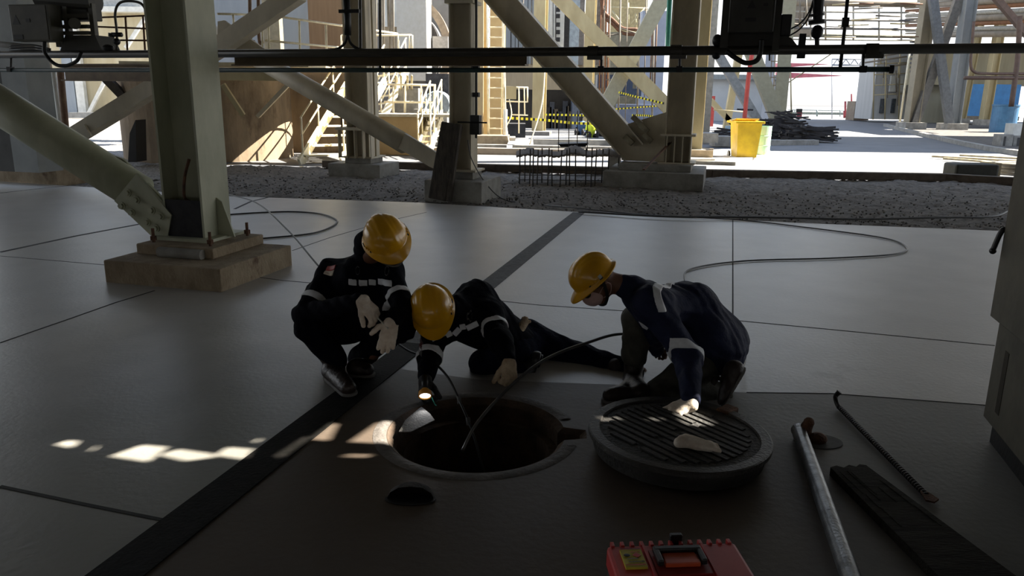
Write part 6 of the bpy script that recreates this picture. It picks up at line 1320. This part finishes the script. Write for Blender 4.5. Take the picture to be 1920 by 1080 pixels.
def tall(label, xt, yt, xb, yb, w_, m, Y, cat='column', name='steel_column'):
    t = thing(name, label, cat, V(xb, yb, Y)); P_, Q_ = V(xb, yb, Y), V(xt, yt, Y); MB().ibeam(P_, Q_, w_*Y/F*1.0, w_*Y/F, .04, up=(1, 0, 0)).build('shaft', m, t); MB().box(P_+UPV*.02, (w_*Y/F*1.9, w_*Y/F*1.9, .36)).build('footing', conc, t); return t
tall('tan column left of the crossed braces on the right', 1746, -30, 1708, 236, 20, gcr, 45.5)
tall('cool grey column right of the crossed braces', 1822, -30, 1785, 238, 20, bgr, 45)
t = thing('cross_bracing', 'crossed braces between the tan and cool grey columns', 'braces', V(1750, 236, 45.3)); lbar('brace', None, (1808, -30, 45.2), (1714, 234, 45.4), 15, mat('dull_grey_steel', (.26, .25, .23), None, .7), None, t, thick=.3); lbar('brace', None, (1748, -10, 44.8), (1781, 238, 44.8), 14, mat('dull_blue_steel', (.24, .26, .28), None, .7), None, t, thick=.3)
tall('sunlit cream post in front of the blue wall', 1840, 30, 1802, 228, 11, cream, 50); tall('right sunlit cream post in front of the blue wall', 1882, 10, 1845, 230, 14, cream, 49)
t = thing('blue_container', 'blue wall panel behind the sunlit posts', 'container', V(1850, 218, 55)); W1('side', None, None, 1812, 1905, 158, 222, 55, 2, blue_paint, t); W1('skirt', None, None, 1805, 1910, 218, 226, 54.6, 2, mat('tan_footing', (.34, .29, .23)), t)
W1('tan_shed', 'tan shed wall above the blue container', 'wall', 1722, 1960, 84, 160, 58, 2, mat('tan_shed', (.50, .44, .28), (.42, .36, .22), .7, scale=1, stretch=(3, 3, .3)))
W1('cream_hall', 'cream panel wall behind the crossed braces', 'wall', 1712, 1812, 84, 232, 59, 1, mat('cream_hall', (.56, .52, .38), (.46, .42, .3), .7, scale=1, stretch=(3, 3, .3)))
t = thing('roof_pipes', 'bundle of brown and pale pipes under the top right corner', 'pipes', V(1840, 60, 48))
for k in range(9): lpipe('pipe', None, [(1700, 66-k*9, 62), (1950, 62-k*11, 40)], 6 if k % 3 else 9, (lb_, lb2, mat('orange_rust', (.40, .18, .08)))[k % 3], parent=t, sm=False)
t = thing('brown_pipe_run', 'brown pipe run with elbow in front of the right posts', 'pipe', V(1860, 145, 30)); rp = mat('brown_far_pipe', (.20, .12, .09), None, .6)
lpipe('pipe', None, [(1808, 146, 30), (1960, 146, 30)], 7, rp, parent=t); lpipe('pipe', None, [(1826, 40, 30), (1822, 90, 30), (1820, 120, 30), (1826, 134, 30), (1850, 138, 30), (1960, 138, 30)], 5, rp, parent=t); lpipe('riser', None, [(1912, 30, 30), (1908, 110, 30), (1896, 200, 30)], 9, rp, parent=t); lbar('brace', None, (1862, -10, 31), (1930, 70, 31), 10, rp, None, t)
dq = G(1878, 250); t = thing('blue_drum', 'big blue plastic drum at the right', 'drum', dq); MB().lathe((dq.x, dq.y, 0), [(0, 0), (.58, 0), (.62, .04), (.62, 1.4), (.65, 1.42), (.65, 1.5), (.60, 1.5), (.58, .1), (0, .1)], 32).build('shell', blue_drum, t, smooth=False)
for i, (x, y, w_, h_, lb, m) in enumerate(((1912, 254, 40, 22, 'white concrete block on top of the hollow blocks', white_paint), (1880, 276, 22, 24, 'hollow grey block below the blue drum', conc), (1908, 278, 32, 24, 'right hollow grey block at the frame edge', conc))):
    q = G(x, 276 if i else 276); Yb_ = q.y+(0 if i else .1); t = thing('concrete_block', lb, 'block', q); q = V(x, y-h_/2, Yb_); MB().box(q, (w_*Yb_/F, .5, h_*Yb_/F)).build('block', m, t, bevel=.01)
    if i: MB().box(q-Vector((w_*Yb_/F*.2, .251, 0)), (w_*Yb_/F*.18, .01, h_*Yb_/F*.7)).build('core_hole', mat('dim_hole', (.12, .115, .11), None, .9), t)
# raised verge and kerb on the right
vp = [G(x, y) for x, y in ((1660, 236), (1690, 244), (1740, 256), (1800, 270), (1860, 282), (1925, 292), (1990, 296))]
verge = [(p.x, p.y) for p in vp]+[(60, 30), (60, 58), (30, 62)]
v_ = flat('verge_ground', [verge], .06, mat('verge_gravel', (.22, .20, .18), (.10, .09, .08), .95, scale=4, bump=.6))
mb = MB()
for a, b in zip(vp[:-1], vp[1:]): mb.bar(a+UPV*.03, b+UPV*.03, .25, .2)
struct(mb.build('trim_20', conc))
# planks, dark roll and coil on the sunlit road
for i, (p, q, w_) in enumerate((((1748, 293), (1925, 303), .12), ((1770, 297), (1925, 309), .10), ((1800, 291), (1925, 298), .10))):
    tag(MB().bar(G(*p, .04), G(*q, .04), w_, .05).build('plank', plank_m), ('longest pale plank lying on the sunlit road', 'nearest pale plank lying on the sunlit road', 'farthest pale plank lying on the sunlit road')[i], 'plank')
q = G(1835, 334); t = thing('tarpaulin_bundle', 'dark green folded bundle at the sunlit kerb', 'bundle', q); MB().box(q+Vector((0, .35, .14)), (.92, .6, .30), rz=-.05).build('bundle', mat('dark_bundle', (.075, .075, .055), (.05, .05, .038), .7), t, bevel=.05); MB().box(q+Vector((.52, .5, .15)), (.12, .6, .32)).build('end_board', plank_m, t)
q = G(1915, 330); t = thing('hose_coil', 'grey coiled hose half cut by the cabinet', 'coil', q)
for k in range(4): MB().lathe(q+Vector((0, .3, .05+k*.07)), [(.42-k*.03, -.03), (.48-k*.03, 0), (.42-k*.03, .03), (.36-k*.03, 0), (.42-k*.03, -.03)], 32).build('turn', conc, t)
# slabs added out of the frame, only to shade the road
struct(MB().box((42, 33, 9.5), (58, 11, .3)).build('shade_slab_2', beige)); struct(MB().box((60, 60, 11), (70, 22, .3)).build('shade_slab_3', beige))
